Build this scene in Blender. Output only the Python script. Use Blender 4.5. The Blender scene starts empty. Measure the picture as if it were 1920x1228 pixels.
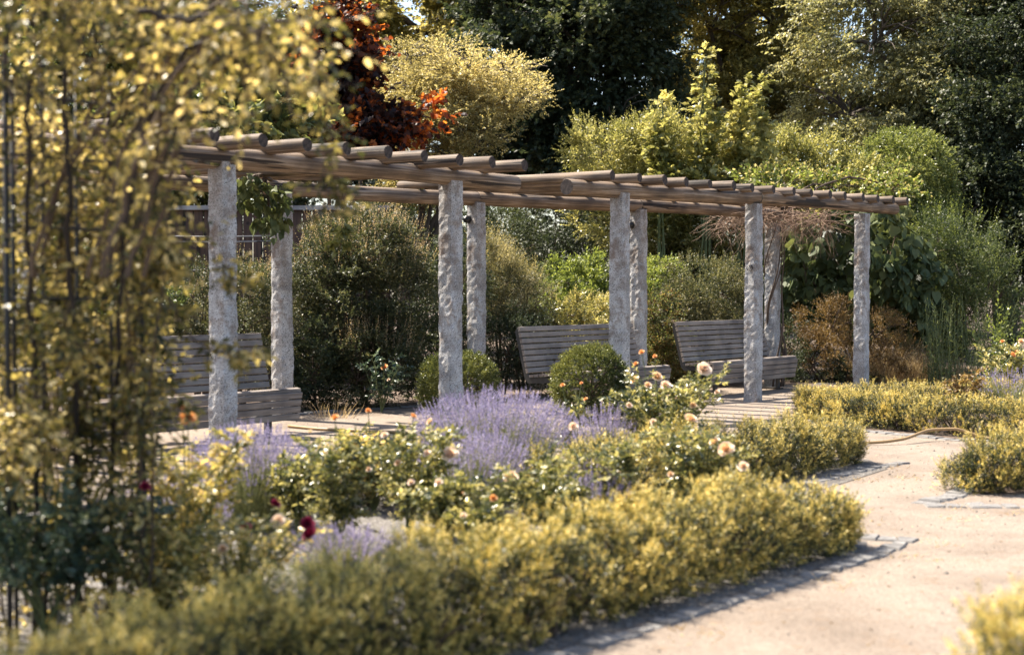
import bpy, math, random
import numpy as np
from mathutils import Vector, Matrix, kdtree

# ------------------------------------------------------------------ camera, world, sun
FPX, HY, CAMZ = 2800.0, 542.0, 1.32
S = bpy.context.scene
cam_d = bpy.data.cameras.new("camera"); cam = bpy.data.objects.new("camera", cam_d)
S.collection.objects.link(cam); S.camera = cam
cam.location = (0, 0, CAMZ)
cam.rotation_euler = (math.radians(90) - math.atan(72 / FPX), 0, 0)
cam_d.sensor_width = 36; cam_d.lens = FPX / 1920 * 36
cam_d.clip_start = 0.05; cam_d.clip_end = 500
cam_d.dof.use_dof = True; cam_d.dof.focus_distance = 18.0
cam_d.dof.aperture_fstop = 2.2; cam_d.dof.aperture_blades = 0

SUN_AZ = (-0.85, 0.527); SUN_EL = math.radians(57)
w = bpy.data.worlds.new("World"); S.world = w; w.use_nodes = True
nt = w.node_tree; bg = nt.nodes["Background"]
sky = nt.nodes.new("ShaderNodeTexSky"); sky.sky_type = 'NISHITA'; sky.sun_disc = False
sky.sun_elevation = SUN_EL
sky.sun_rotation = math.atan2(SUN_AZ[0], SUN_AZ[1])
sky.air_density = 1.0; sky.dust_density = 2.0; sky.ozone_density = 1.0
nt.links.new(sky.outputs[0], bg.inputs[0]); bg.inputs[1].default_value = 0.10
sd = bpy.data.lights.new("sun", 'SUN'); sun = bpy.data.objects.new("sun", sd)
S.collection.objects.link(sun); sd.energy = 5.0; sd.angle = math.radians(0.53); sd.color = (1.0, 0.90, 0.76)
tosun = Vector((SUN_AZ[0] * math.cos(SUN_EL), SUN_AZ[1] * math.cos(SUN_EL), math.sin(SUN_EL))).normalized()
sun.rotation_euler = tosun.to_track_quat('Z', 'Y').to_euler()
S.view_settings.view_transform = 'Standard'; S.view_settings.look = 'None'
S.view_settings.exposure = 1.68; S.view_settings.gamma = 1.0
S.cycles.max_bounces = 7; S.cycles.diffuse_bounces = 4; S.cycles.glossy_bounces = 2
S.cycles.transmission_bounces = 5; S.cycles.transparent_max_bounces = 4
S.cycles.use_denoising = True
S.cycles.sample_clamp_indirect = 4.0; S.cycles.sample_clamp_direct = 2.5

# ------------------------------------------------------------------ helpers
COL = S.collection
def G(px, py, z=0.0):
    """world point on the plane z under a pixel of the 1920 px photograph"""
    d = (CAMZ - z) * FPX / (py - HY)
    return np.array([(px - 960) * d / FPX, d, z])
def W(px, py, d):
    return np.array([(px - 960) * d / FPX, d, CAMZ + (HY - py) * d / FPX])
def tag(o, label=None, cat=None, group=None, kind=None):
    if label: o['label'] = label
    if cat: o['category'] = cat
    if group: o['group'] = group
    if kind: o['kind'] = kind
    return o
def empty(name, loc, label, cat, group=None, rz=0):
    o = bpy.data.objects.new(name, None); COL.objects.link(o)
    o.empty_display_size = 0.2
    o.location = tuple(loc); o.rotation_euler = (0, 0, rz)
    return tag(o, label, cat, group)

class MB:
    """collects polygons for one mesh object"""
    def __init__(s): s.v = []; s.f = []; s.m = []; s.n = 0; s.sm = []
    def add(s, vs, fs, mi=0, smooth=False):
        s.v.append(np.asarray(vs, float)); s.f += [tuple(i + s.n for i in f) for f in fs]
        s.m += [mi] * len(fs); s.sm += [smooth] * len(fs); s.n += len(vs)
    def box(s, c, size, R=None, mi=0):
        h = np.array(size) / 2
        vs = np.array([[x, y, z] for x in (-1, 1) for y in (-1, 1) for z in (-1, 1)]) * h
        if R is not None: vs = vs @ np.asarray(R).T
        s.add(vs + np.array(c), [(0, 1, 3, 2), (4, 6, 7, 5), (0, 4, 5, 1), (2, 3, 7, 6), (0, 2, 6, 4), (1, 5, 7, 3)], mi)
    def tube(s, pts, rad, n=6, mi=0, cap=True):
        pts = np.asarray(pts, float); k = len(pts)
        rad = np.broadcast_to(np.asarray(rad, float), (k,))
        t = np.gradient(pts, axis=0); t /= np.linalg.norm(t, axis=1)[:, None] + 1e-9
        ref = np.array([0, 0, 1.0]) if abs(t[0][2]) < .9 else np.array([1.0, 0, 0])
        u = np.cross(t, ref); u /= np.linalg.norm(u, axis=1)[:, None] + 1e-9
        v = np.cross(t, u)
        a = np.arange(n) * 2 * math.pi / n
        ring = (u[:, None] * np.cos(a)[None, :, None] + v[:, None] * np.sin(a)[None, :, None]) * rad[:, None, None] + pts[:, None]
        fs = [(i * n + j, i * n + (j + 1) % n, (i + 1) * n + (j + 1) % n, (i + 1) * n + j) for i in range(k - 1) for j in range(n)]
        if cap: fs += [tuple(range(n))[::-1], tuple((k - 1) * n + j for j in range(n))]
        s.add(ring.reshape(-1, 3), fs, mi, True)
    def build(s, name, mats, parent=None, origin=(0, 0, 0)):
        me = bpy.data.meshes.new(name)
        co = (np.concatenate(s.v) - np.array(origin)) if s.v else np.zeros((0, 3))
        me.from_pydata(co.tolist(), [], s.f)
        for m in (mats if isinstance(mats, (list, tuple)) else [mats]): me.materials.append(m)
        me.polygons.foreach_set('material_index', s.m); me.polygons.foreach_set('use_smooth', s.sm)
        me.update()
        o = bpy.data.objects.new(name, me); COL.objects.link(o)
        if parent is not None: o.parent = parent
        else: o.location = tuple(origin)
        return o

# ------------------------------------------------------------------ materials
def nmat(name):
    m = bpy.data.materials.new(name); m.use_nodes = True
    t = m.node_tree; b = t.nodes["Principled BSDF"]
    return m, t, b
def N(t, typ, **kw):
    n = t.nodes.new(typ)
    for k, v in kw.items():
        if k.startswith('i_'):
            n.inputs[k[2:].replace('_', ' ')].default_value = v
        else: setattr(n, k, v)
    return n
def ramp(t, fac, stops):
    r = t.nodes.new('ShaderNodeValToRGB'); e = r.color_ramp.elements
    while len(e) < len(stops): e.new(0.5)
    for i, (p, c) in enumerate(stops):
        e[i].position = p; e[i].color = (*c, 1)
    t.links.new(fac, r.inputs[0]); return r.outputs[0]
def mix(t, fac, a, b, mode='MIX'):
    n = t.nodes.new('ShaderNodeMix'); n.data_type = 'RGBA'; n.blend_type = mode
    for s_, v in ((0, fac), (6, a), (7, b)):
        if hasattr(v, 'links') or hasattr(v, 'is_linked'): t.links.new(v, n.inputs[s_])
        else: n.inputs[s_].default_value = v if s_ == 0 else (*v, 1)
    return n.outputs[2]
def bump(t, b, h, strength=.5, dist=.01):
    n = t.nodes.new('ShaderNodeBump'); n.inputs['Strength'].default_value = strength
    n.inputs['Distance'].default_value = dist
    t.links.new(h, n.inputs['Height']); t.links.new(n.outputs[0], b.inputs['Normal'])
def leafmat(name, cols, rough=.45, trans=.4, tcol=1.5, spec=.5):
    """leaf: colour by the leaf's own random number, part of the light shines through"""
    m, t, b = nmat(name)
    at = N(t, 'ShaderNodeAttribute', attribute_name='rnd')
    k = len(cols)
    c = ramp(t, at.outputs['Fac'], [(i / max(1, k - 1), cc) for i, cc in enumerate(cols)])
    t.links.new(c, b.inputs['Base Color']); b.inputs['Roughness'].default_value = rough
    b.inputs['Specular IOR Level'].default_value = spec
    tr = t.nodes.new('ShaderNodeBsdfTranslucent')
    tc = mix(t, 1.0, c, (tcol * 1.05, tcol, tcol * .72), 'MULTIPLY')
    t.links.new(tc, tr.inputs[0])
    mx = t.nodes.new('ShaderNodeMixShader'); mx.inputs[0].default_value = trans
    t.links.new(b.outputs[0], mx.inputs[1]); t.links.new(tr.outputs[0], mx.inputs[2])
    t.links.new(mx.outputs[0], t.nodes['Material Output'].inputs[0])
    return m
def flatmat(name, col, rough=.8, var=.25, scale=8):
    m, t, b = nmat(name)
    n = N(t, 'ShaderNodeTexNoise', i_Scale=scale, i_Detail=6.0)
    c = ramp(t, n.outputs[0], [(.3, tuple(x * (1 - var) for x in col)), (.7, tuple(min(1, x * (1 + var)) for x in col))])
    t.links.new(c, b.inputs['Base Color']); b.inputs['Roughness'].default_value = rough
    return m

M = {}
def granite():
    m, t, b = nmat('rough_granite')
    tc = N(t, 'ShaderNodeTexCoord')
    v = N(t, 'ShaderNodeTexVoronoi', i_Scale=150.0); t.links.new(tc.outputs['Object'], v.inputs['Vector'])
    c1 = ramp(t, v.outputs['Color'], [(.12, (.07, .068, .068)), (.28, (.36, .355, .35)), (.75, (.55, .545, .535))])
    n = N(t, 'ShaderNodeTexNoise', i_Scale=9.0, i_Detail=8.0, i_Roughness=.65); t.links.new(tc.outputs['Object'], n.inputs['Vector'])
    st = ramp(t, n.outputs[0], [(.44, (0, 0, 0)), (.60, (1, 1, 1))])
    n2 = N(t, 'ShaderNodeTexNoise', i_Scale=2.2, i_Detail=3.0); t.links.new(tc.outputs['Object'], n2.inputs['Vector'])
    st2 = ramp(t, n2.outputs[0], [(.42, (.1, .1, .1)), (.62, (.8, .8, .8))])
    f = mix(t, 1.0, st, st2, 'MULTIPLY')
    c2 = mix(t, f, c1, (.17, .11, .07))
    n3 = N(t, 'ShaderNodeTexNoise', i_Scale=5.0, i_Detail=5.0); t.links.new(tc.outputs['Object'], n3.inputs['Vector'])
    dk = ramp(t, n3.outputs[0], [(.35, (.62, .60, .58)), (.6, (1, 1, 1))])
    t.links.new(mix(t, 1.0, c2, dk, 'MULTIPLY'), b.inputs['Base Color']); b.inputs['Roughness'].default_value = .85
    nb = N(t, 'ShaderNodeTexNoise', i_Scale=45.0, i_Detail=8.0, i_Roughness=.7); t.links.new(tc.outputs['Object'], nb.inputs['Vector'])
    bump(t, b, nb.outputs[0], .6, .010)
    return m
def wood(name, cols, crack=.62, stretch=(1.2, 22, 22), rough=.75):
    m, t, b = nmat(name)
    tc = N(t, 'ShaderNodeTexCoord'); oi = N(t, 'ShaderNodeObjectInfo')
    mp = N(t, 'ShaderNodeMapping'); mp.inputs['Scale'].default_value = stretch
    t.links.new(tc.outputs['Object'], mp.inputs[0])
    off = N(t, 'ShaderNodeVectorMath', operation='SCALE'); off.inputs[0].default_value = (37, 91, 53)
    t.links.new(oi.outputs['Random'], off.inputs['Scale']); t.links.new(off.outputs[0], mp.inputs['Location'])
    n = N(t, 'ShaderNodeTexNoise', i_Scale=1.0, i_Detail=8.0, i_Roughness=.62, i_Distortion=.3); t.links.new(mp.outputs[0], n.inputs['Vector'])
    c = ramp(t, n.outputs[0], [(.28, cols[0]), (.5, cols[1]), (.72, cols[2])])
    mp2 = N(t, 'ShaderNodeMapping'); mp2.inputs['Scale'].default_value = (stretch[0] * .4, stretch[1] * .3, stretch[2] * .3)
    t.links.new(tc.outputs['Object'], mp2.inputs[0]); t.links.new(off.outputs[0], mp2.inputs['Location'])
    n2 = N(t, 'ShaderNodeTexNoise', i_Scale=1.0, i_Detail=3.0, i_Roughness=.5); t.links.new(mp2.outputs[0], n2.inputs['Vector'])
    ck = ramp(t, n2.outputs[0], [(crack, (1, 1, 1)), (crack + .012, (.12, .10, .08))])
    n4 = N(t, 'ShaderNodeTexNoise', i_Scale=3.0, i_Detail=4.0); t.links.new(tc.outputs['Object'], n4.inputs['Vector'])
    bl = ramp(t, n4.outputs[0], [(.35, (.55, .54, .55)), (.62, (1.08, 1.04, .98))])
    c = mix(t, 1.0, mix(t, 1.0, c, ck, 'MULTIPLY'), bl, 'MULTIPLY')
    # knots
    vk = N(t, 'ShaderNodeTexVoronoi', i_Scale=3.3); t.links.new(tc.outputs['Object'], vk.inputs['Vector'])
    kn = ramp(t, vk.outputs['Distance'], [(.05, (.25, .18, .13)), (.10, (1, 1, 1))])
    c = mix(t, 1.0, c, kn, 'MULTIPLY')
    t.links.new(c, b.inputs['Base Color']); b.inputs['Roughness'].default_value = rough
    h = mix(t, .5, n.outputs[0], ck)
    bump(t, b, h, .8, .008)
    return m
def endgrain():
    m, t, b = nmat('log_end_grain')
    tc = N(t, 'ShaderNodeTexCoord')
    mp = N(t, 'ShaderNodeMapping'); mp.inputs['Scale'].default_value = (0, 1, 1); t.links.new(tc.outputs['Object'], mp.inputs[0])
    wv = N(t, 'ShaderNodeTexWave', wave_type='RINGS', rings_direction='SPHERICAL', i_Scale=28.0, i_Distortion=1.5, i_Detail=3.0); t.links.new(mp.outputs[0], wv.inputs[0])
    c = ramp(t, wv.outputs['Fac'], [(.2, (.025, .018, .015)), (.8, (.085, .062, .05))])
    gr = N(t, 'ShaderNodeTexNoise', i_Scale=30.0, i_Detail=5.0); t.links.new(tc.outputs['Object'], gr.inputs['Vector'])
    c = mix(t, 1.0, c, ramp(t, gr.outputs[0], [(.4, (.5, .5, .5)), (.6, (1.2, 1.2, 1.2))]), 'MULTIPLY')
    t.links.new(c, b.inputs['Base Color']); b.inputs['Roughness'].default_value = .9
    return m
def gravel(name, cols, scale, bumpd=.006, patch=None):
    m, t, b = nmat(name)
    tc = N(t, 'ShaderNodeTexCoord')
    v = N(t, 'ShaderNodeTexVoronoi', i_Scale=scale); t.links.new(tc.outputs['Object'], v.inputs['Vector'])
    n = N(t, 'ShaderNodeTexNoise', i_Scale=1.3, i_Detail=9.0, i_Roughness=.62); t.links.new(tc.outputs['Object'], n.inputs['Vector'])
    nf = N(t, 'ShaderNodeTexNoise', i_Scale=90.0, i_Detail=5.0, i_Roughness=.7); t.links.new(tc.outputs['Object'], nf.inputs['Vector'])
    c = ramp(t, nf.outputs[0], [(.3, cols[0]), (.5, cols[1]), (.7, cols[2])])
    vc = ramp(t, v.outputs['Color'], [(.0, (.72, .70, .68)), (.5, (1, 1, 1)), (1.0, (1.16, 1.14, 1.12))])
    c = mix(t, .8, c, vc, 'MULTIPLY')
    c = mix(t, 1.0, c, ramp(t, n.outputs[0], [(.3, (.66, .63, .60)), (.55, (1.0, 1.0, 1.0)), (.75, (1.14, 1.13, 1.1))]), 'MULTIPLY')
    if patch:
        n5 = N(t, 'ShaderNodeTexNoise', i_Scale=6.0, i_Detail=10.0, i_Roughness=.75); t.links.new(tc.outputs['Object'], n5.inputs['Vector'])
        c = mix(t, ramp(t, n5.outputs[0], [(.54, (0, 0, 0)), (.68, (.8, .8, .8))]), c, patch)
    t.links.new(c, b.inputs['Base Color']); b.inputs['Roughness'].default_value = .95
    bump(t, b, v.outputs['Distance'], .7, bumpd)
    return m
M['granite'] = granite()
M['log'] = wood('weathered_log', [(.04, .027, .016), (.18, .122, .076), (.42, .34, .26)], stretch=(1.6, 48, 48), crack=.60)
M['end'] = endgrain()
M['slat'] = wood('bench_slat_wood', [(.15, .125, .11), (.25, .215, .19), (.35, .315, .29)], crack=.75, stretch=(2, 40, 40))
M['board'] = wood('brown_fence_wood', [(.03, .017, .011), (.07, .038, .024), (.12, .07, .045)], crack=.6, stretch=(25, 25, 1.5))
M['cap'] = wood('grey_rail_wood', [(.2, .19, .18), (.3, .29, .28), (.4, .39, .38)])
M['path'] = gravel('sandy_gravel', [(.135, .105, .080), (.208, .168, .132), (.27, .226, .182)], 70, .006, (.17, .11, .065))
M['soil'] = gravel('dark_soil', [(.05, .034, .024), (.10, .07, .05), (.19, .14, .11)], 45, .012)
M['chips'] = gravel('grey_gravel_mulch', [(.04, .035, .03), (.12, .11, .10), (.30, .29, .275)], 38, .02)
M['sett'] = flatmat('granite_setts', (.155, .148, .14), .9, .5, 22)
M['steel'] = flatmat('dark_bench_steel', (.035, .033, .032), .5, .2)
M['iron'] = flatmat('black_arch_iron', (.016, .017, .02), .45, .2)
M['hose'] = flatmat('tan_hose_rubber', (.28, .18, .08), .5, .15)
M['lamp'] = flatmat('black_lamp_housing', (.012, .012, .013), .35, .2)
M['stem'] = flatmat('brown_stem', (.09, .06, .04), .85, .35, 20)
M['bark'] = flatmat('tree_bark', (.075, .058, .045), .9, .4, 12)
M['gstem'] = flatmat('green_stem', (.10, .12, .04), .6, .3, 20)
M['oldcane'] = flatmat('dark_old_cane', (.022, .016, .013), .85, .35, 20)
M['twig'] = flatmat('dry_twig', (.24, .16, .11), .85, .35, 20)

# ------------------------------------------------------------------ foliage engine
def rng_(s): return np.random.default_rng(s)
def unit(a): return a / (np.linalg.norm(a, axis=-1, keepdims=True) + 1e-9)
def sph(r, n): return unit(r.normal(size=(n, 3)))
def fnoise(p, scale, seed):
    r = rng_(seed); o = np.zeros(len(p))
    for k in range(7):
        kv = r.normal(size=3) * scale * (1 + .35 * k)
        o += np.sin(p @ kv + r.uniform(0, 6.28)) / (1 + .25 * k)
    return o / 2.6
def half(pts):
    """leaf outline given as one half [(u,v,w)...]; returns verts, faces folded along the midrib"""
    k = len(pts)
    v = [(0, 0, 0)] + [(u, s, w_) for u, s, w_ in pts] + [(1, 0, -.06)] + [(u, -s, w_) for u, s, w_ in pts]
    return np.array(v, float), [tuple([0, k + 1] + [i for i in range(k, 0, -1)]), tuple([0] + [k + 2 + i for i in range(k)] + [k + 1])]
TPL = {
    'rhomb': (np.array([(0, 0, 0), (.45, .5, .14), (1, 0, -.08), (.45, -.5, .14)], float), [(0, 3, 2, 1)]),
    'oval': half([(.28, .42, .10), (.7, .34, .08)]),
    'heart': half([(-.10, .30, .04), (.10, .50, .10), (.42, .48, .12), (.75, .22, .04)]),
    'maple': (np.array([(0, 0, 0), (-.05, .35, .05), (.18, .30, .03), (.32, .62, .06), (.42, .28, .02), (.62, .34, .03), (1, 0, -.1),
                        (.62, -.34, .03), (.42, -.28, .02), (.32, -.62, .06), (.18, -.30, .03), (-.05, -.35, .05)], float),
              [(0, 6, 5, 4, 3, 2, 1), (0, 11, 10, 9, 8, 7, 6)]),
    'blade': (np.array([(0, .5, 0), (0, -.5, 0), (.4, .45, .05), (.4, -.45, .05), (.75, .3, -.03), (.75, -.3, -.03), (1, 0, -.2)], float),
              [(0, 1, 3, 2), (2, 3, 5, 4), (4, 5, 6)]),
}
def leaf_mesh(name, sets, mats, parent, origin):
    """sets: list of dict(pos, dir, L, W, tpl, mi, rnd, nrm) joined into one mesh"""
    V, LS, LT, LI, MI, RN = [], [], [], [], [], []
    nv = nl = 0
    for s in sets:
        tv, tf = TPL[s['tpl']]
        p = s['pos']; n = len(p)
        if n == 0: continue
        d = unit(s['dir']); nr = s['nrm']
        side = unit(np.cross(d, nr)); nr = np.cross(side, d)
        L = np.broadcast_to(s['L'], (n,)); Wd = np.broadcast_to(s['W'], (n,))
        v = (p[:, None] + d[:, None] * (tv[None, :, 0] * L[:, None])[..., None]
             + side[:, None] * (tv[None, :, 1] * Wd[:, None])[..., None]
             + nr[:, None] * (tv[None, :, 2] * L[:, None])[..., None])
        V.append(v.reshape(-1, 3))
        flat = np.concatenate([np.array(f) for f in tf]); cnt = np.array([len(f) for f in tf])
        LI.append((flat[None] + (np.arange(n) * len(tv))[:, None] + nv).ravel())
        tot = np.tile(cnt, n); st = np.concatenate([[0], np.cumsum(tot)[:-1]]) + nl
        LT.append(tot); LS.append(st); MI.append(np.full(len(tot), s.get('mi', 0)))
        RN.append(np.repeat(s['rnd'], len(tf)))
        nv += n * len(tv); nl += len(flat) * n
    me = bpy.data.meshes.new(name)
    V = np.concatenate(V) - np.array(origin)
    LI = np.concatenate(LI); LT = np.concatenate(LT); LS = np.concatenate(LS)
    me.vertices.add(nv); me.vertices.foreach_set('co', V.astype(np.float32).ravel())
    me.loops.add(nl); me.loops.foreach_set('vertex_index', LI.astype(np.int32))
    me.polygons.add(len(LT)); me.polygons.foreach_set('loop_start', LS.astype(np.int32))
    me.polygons.foreach_set('loop_total', LT.astype(np.int32))
    for m in mats: me.materials.append(m)
    me.polygons.foreach_set('material_index', np.concatenate(MI).astype(np.int32))
    a = me.attributes.new('rnd', 'FLOAT', 'FACE'); a.data.foreach_set('value', np.clip(np.concatenate(RN), 0, 1).astype(np.float32))
    me.update(calc_edges=True)
    o = bpy.data.objects.new(name, me); COL.objects.link(o)
    if parent is not None: o.parent = parent
    else: o.location = tuple(origin)
    return o
def twig_leaves(r, p, d, tl, k, L, Wr=.5, ang=55, droop=.15, tpl='rhomb', mi=0, t0=.15, rb=None, flat=.6, tipscale=.7, jit=.25, whorl=False):
    """k leaves along every twig (origin p, direction d, length tl)"""
    n = len(p); d = unit(d); tl = np.broadcast_to(tl, (n,))
    t = t0 + (1 - t0) * (np.arange(k)[None] + r.uniform(0, 1, (n, k))) / k
    ref = unit(r.normal(size=(n, 3)) * .5 + np.array([0, 0, 1.0]))
    u = unit(np.cross(d, ref)); v = np.cross(u, d)
    a0 = r.uniform(0, 6.28, (n, 1))
    if whorl: az = a0 + np.arange(k)[None] * 2.4
    else: az = np.where(np.arange(k)[None] % 2 == 0, 0, math.pi) + r.normal(0, .5, (n, k))
    az = az + r.normal(0, jit, (n, k))
    side = u[:, None] * np.cos(az)[..., None] + v[:, None] * np.sin(az)[..., None]
    an = np.radians(ang) * (1 - .45 * t) + r.normal(0, jit * .6, (n, k))
    ld = d[:, None] * np.cos(an)[..., None] + side * np.sin(an)[..., None]
    ld[..., 2] -= droop
    pos = p[:, None] + d[:, None] * (t * tl[:, None])[..., None]
    pos[..., 2] -= droop * .4 * (t ** 2) * tl[:, None]
    nr = np.array([0, 0, 1.0]) * flat + r.normal(size=(n, k, 3)) * (1 - flat) + side * .15
    sz = L * r.uniform(.7, 1.2, (n, k)) * (1 - (1 - tipscale) * t)
    rn = (rb[:, None] if rb is not None else .5) + r.normal(0, .18, (n, k))
    return dict(pos=pos.reshape(-1, 3), dir=ld.reshape(-1, 3), nrm=nr.reshape(-1, 3), L=sz.ravel(), W=(sz * Wr).ravel(),
                tpl=tpl, mi=mi, rnd=np.broadcast_to(rn, (n, k)).ravel())
def nearest(p, seeds):
    kd = kdtree.KDTree(len(seeds))
    for i, q in enumerate(seeds): kd.insert(q, i)
    kd.balance()
    ix = np.array([kd.find(q)[1] for q in p])
    return ix
def blob_pts(r, blobs, n, shell=.45, lump=.16, lscale=3.0, gap=None, seed=0, zmin=.03, cluster=9, csize=None, rj=.045):
    """twig anchors in lumpy ellipsoids: (x,y,z,rx,ry,rz)"""
    B = np.array(blobs, float)
    wgt = (B[:, 3] * B[:, 5] + B[:, 4] * B[:, 5] + B[:, 3] * B[:, 4]); wgt /= wgt.sum()
    cl = cluster
    m = int(n * 1.6 / cl)
    bi = r.choice(len(B), m, p=wgt); dr = sph(r, m)
    rad = 1 - shell * r.uniform(0, 1, m) ** 1.5
    c = B[bi, :3]; R = B[bi, 3:]
    q = c + dr * R
    rad = rad * (1 + lump * fnoise(q, lscale / max(.3, R.mean()), seed + 5)) + r.normal(0, rj, m)
    p = c + dr * R * rad[:, None]
    cs = csize if csize else .085 * float(np.median(R)) ** .5
    p, dr, R = (np.repeat(a, cl, 0) for a in (p, dr, R))
    p = p + r.normal(0, 1, p.shape) * np.array([cs, cs, cs * .6])
    ok = p[:, 2] > zmin
    if gap is not None: ok &= fnoise(p, gap[0], seed + 9) > gap[1]
    p, dr, R = p[ok][:n], dr[ok][:n], R[ok][:n]
    return p, unit(dr / R)
def pxb(px, py, d, rx, ry, rd):
    """blob given where it stands: pixel centre, distance, pixel radii, depth radius in metres"""
    c = W(px, py, d); return (c[0], c[1], c[2], rx * d / FPX, rd, ry * d / FPX)
def branches(mb, r, base, tips, r0, r1=.004, kink=.06, n=5, mi=0, seg=5):
    for tp in tips:
        base_ = np.array(base); tp = np.array(tp); L = np.linalg.norm(tp - base_)
        t = np.linspace(0, 1, seg)[:, None]
        pts = base_ + (tp - base_) * t
        pts[:, 2] += (np.sin(t[:, 0] * math.pi) * .12 * L)
        pts[1:-1] += r.normal(0, kink * L / seg, (seg - 2, 3))
        mb.tube(pts, r0 + (r1 - r0) * t[:, 0] ** .8, n, mi, cap=False)
def zone_rnd(p, scale, seed, base=.5, amp=.25):
    return base + amp * fnoise(p, scale, seed)

def plant(name, label, cat, blobs, n, tl, k, L, mats, seed=1, up=.35, outw=.8, rnd=.5, shell=.5, lump=.18, gap=None,
          tpl='rhomb', Wr=.5, ang=55, droop=.12, stems=14, stem_r=.012, stem_mat='stem', base=None, group=None,
          parts=('foliage', 'stem'), flat=.45, whorl=False, tipscale=.7, extra=None, sub=3, rb=(.5, .22), zmin=.03, root_stems=True, cluster=20, csize=None, rj=.06):
    r = rng_(seed); B = np.array(blobs, float)
    if base is None:
        base = np.array([np.average(B[:, 0], weights=B[:, 3]), np.average(B[:, 1], weights=B[:, 3]), 0.0])
    root = empty(name, base, label, cat, group)
    p, o = blob_pts(r, blobs, n, shell=shell, lump=lump, gap=gap, seed=seed, zmin=zmin, cluster=cluster, csize=csize, rj=rj)
    d = unit(o * outw + np.array([0, 0, up]) + r.normal(size=p.shape) * rnd)
    tls = tl * r.uniform(.6, 1.35, len(p))
    rbv = rb[0] + rb[1] * fnoise(p, 2.2, seed + 3)
    sets = [twig_leaves(r, p, d, tls, k, L, Wr, ang, droop, tpl, 0, rb=rbv, flat=flat, whorl=whorl, tipscale=tipscale)]
    if extra: sets += extra(r, p, d, tls, o)
    leaf_mesh(parts[0], sets, [M[m] if isinstance(m, str) else m for m in mats], root, base)
    mb = MB()
    for b in B:
        c = b[:3].copy()
        if root_stems: branches(mb, r, base + np.array([r.normal(0, .03), r.normal(0, .03), 0]), [c], stem_r * 1.6, stem_r, seg=6)
        tips = c + sph(r, max(1, stems // len(B) + 1)) * b[3:] * .85
        tips[:, 2] = np.maximum(tips[:, 2], .1)
        branches(mb, r, c - np.array([0, 0, b[5] * .3]), tips, stem_r, .003)
        for tp in tips[: sub * 4]:
            branches(mb, r, (c + tp) / 2, tp + r.normal(0, .15, (sub, 3)) * b[3:], stem_r * .5, .0022, n=4)
    mb.build(parts[1], M[stem_mat], root, base)
    return root

# leaf materials
LM = leafmat
M['yew'] = LM('yew_needles', [(.012, .021, .007), (.034, .048, .014), (.21, .20, .046), (.70, .53, .125), (.90, .69, .21)], .5, .12, 1.3)
M['fresh'] = LM('fresh_green_leaves', [(.035, .055, .015), (.13, .165, .035), (.32, .36, .10)], .38, .42)
M['box'] = LM('box_leaves', [(.02, .035, .012), (.06, .08, .022), (.26, .26, .075)], .35, .25)
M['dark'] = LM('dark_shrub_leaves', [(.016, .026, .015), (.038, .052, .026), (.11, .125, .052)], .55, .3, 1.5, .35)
M['tipdark'] = LM('shrub_leaves_with_pale_tips', [(.025, .036, .017), (.075, .085, .036), (.34, .29, .15)], .5, .32, 1.5, .4)
M['pink'] = LM('pinkish_new_shoots', [(.24, .18, .10), (.46, .34, .20), (.58, .45, .30)], .5, .4)
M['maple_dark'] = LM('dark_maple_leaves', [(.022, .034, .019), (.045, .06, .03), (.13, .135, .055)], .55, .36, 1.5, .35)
M['lime'] = LM('bright_green_leaves', [(.045, .06, .02), (.18, .185, .055), (.50, .46, .19)], .36, .45)
M['green'] = LM('mid_green_leaves', [(.02, .035, .016), (.075, .10, .033), (.26, .28, .09)], .48, .38, 1.5, .4)
M['olive'] = LM('olive_tree_leaves', [(.045, .052, .02), (.24, .215, .07), (.60, .52, .22)], .42, .52, 1.5, .4)
M['silver'] = LM('silvery_tree_leaves', [(.035, .045, .024), (.20, .20, .09), (.58, .54, .29)], .42, .48, 1.5, .5)
M['gold'] = LM('golden_tree_leaves', [(.08, .075, .03), (.36, .31, .13), (.70, .59, .30)], .5, .4)
M['copper'] = LM('copper_maple_leaves', [(.012, .008, .009), (.018, .009, .010), (.03, .012, .010), (.26, .06, .014), (.62, .19, .035)], .5, .5, 1.7, .3)
M['vine'] = LM('large_vine_leaves', [(.04, .06, .025), (.085, .11, .045), (.19, .21, .08)], .6, .25, 1.5, .3)
M['climb'] = LM('climbing_rose_leaves', [(.02, .028, .010), (.045, .05, .016), (.15, .135, .038), (.46, .37, .13), (.76, .62, .30)], .35, .42, 1.45)
M['rose'] = LM('glossy_rose_leaves', [(.025, .036, .014), (.09, .10, .034), (.28, .26, .085), (.62, .54, .24)], .22, .36, 1.4, .9)
M['rosey'] = LM('yellowing_rose_leaves', [(.05, .06, .018), (.22, .20, .06), (.60, .50, .18), (.70, .52, .22)], .22, .42, 1.4, .9)
M['bluegreen'] = LM('blue_green_leaves', [(.03, .055, .04), (.065, .10, .07), (.17, .21, .13)], .35, .3)
M['bronze'] = LM('bronze_shrub_leaves', [(.05, .03, .012), (.16, .098, .035), (.40, .28, .10)], .5, .32)
M['straw'] = LM('dry_grass_blades', [(.22, .15, .08), (.42, .31, .18), (.60, .48, .30)], .6, .35)
M['lav'] = LM('lavender_flowers', [(.16, .14, .28), (.27, .235, .41), (.43, .385, .58)], .7, .3, 1.2)
M['lavleaf'] = LM('lavender_stems', [(.06, .075, .035), (.16, .18, .08), (.34, .33, .17)], .6, .3)
M['peach'] = LM('peach_rose_petals', [(.82, .50, .28), (.88, .68, .48), (.92, .80, .66)], .6, .3, 1.0)
M['orange'] = LM('orange_rose_petals', [(.78, .32, .09), (.88, .48, .20), (.9, .64, .36)], .6, .3, 1.0)
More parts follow.
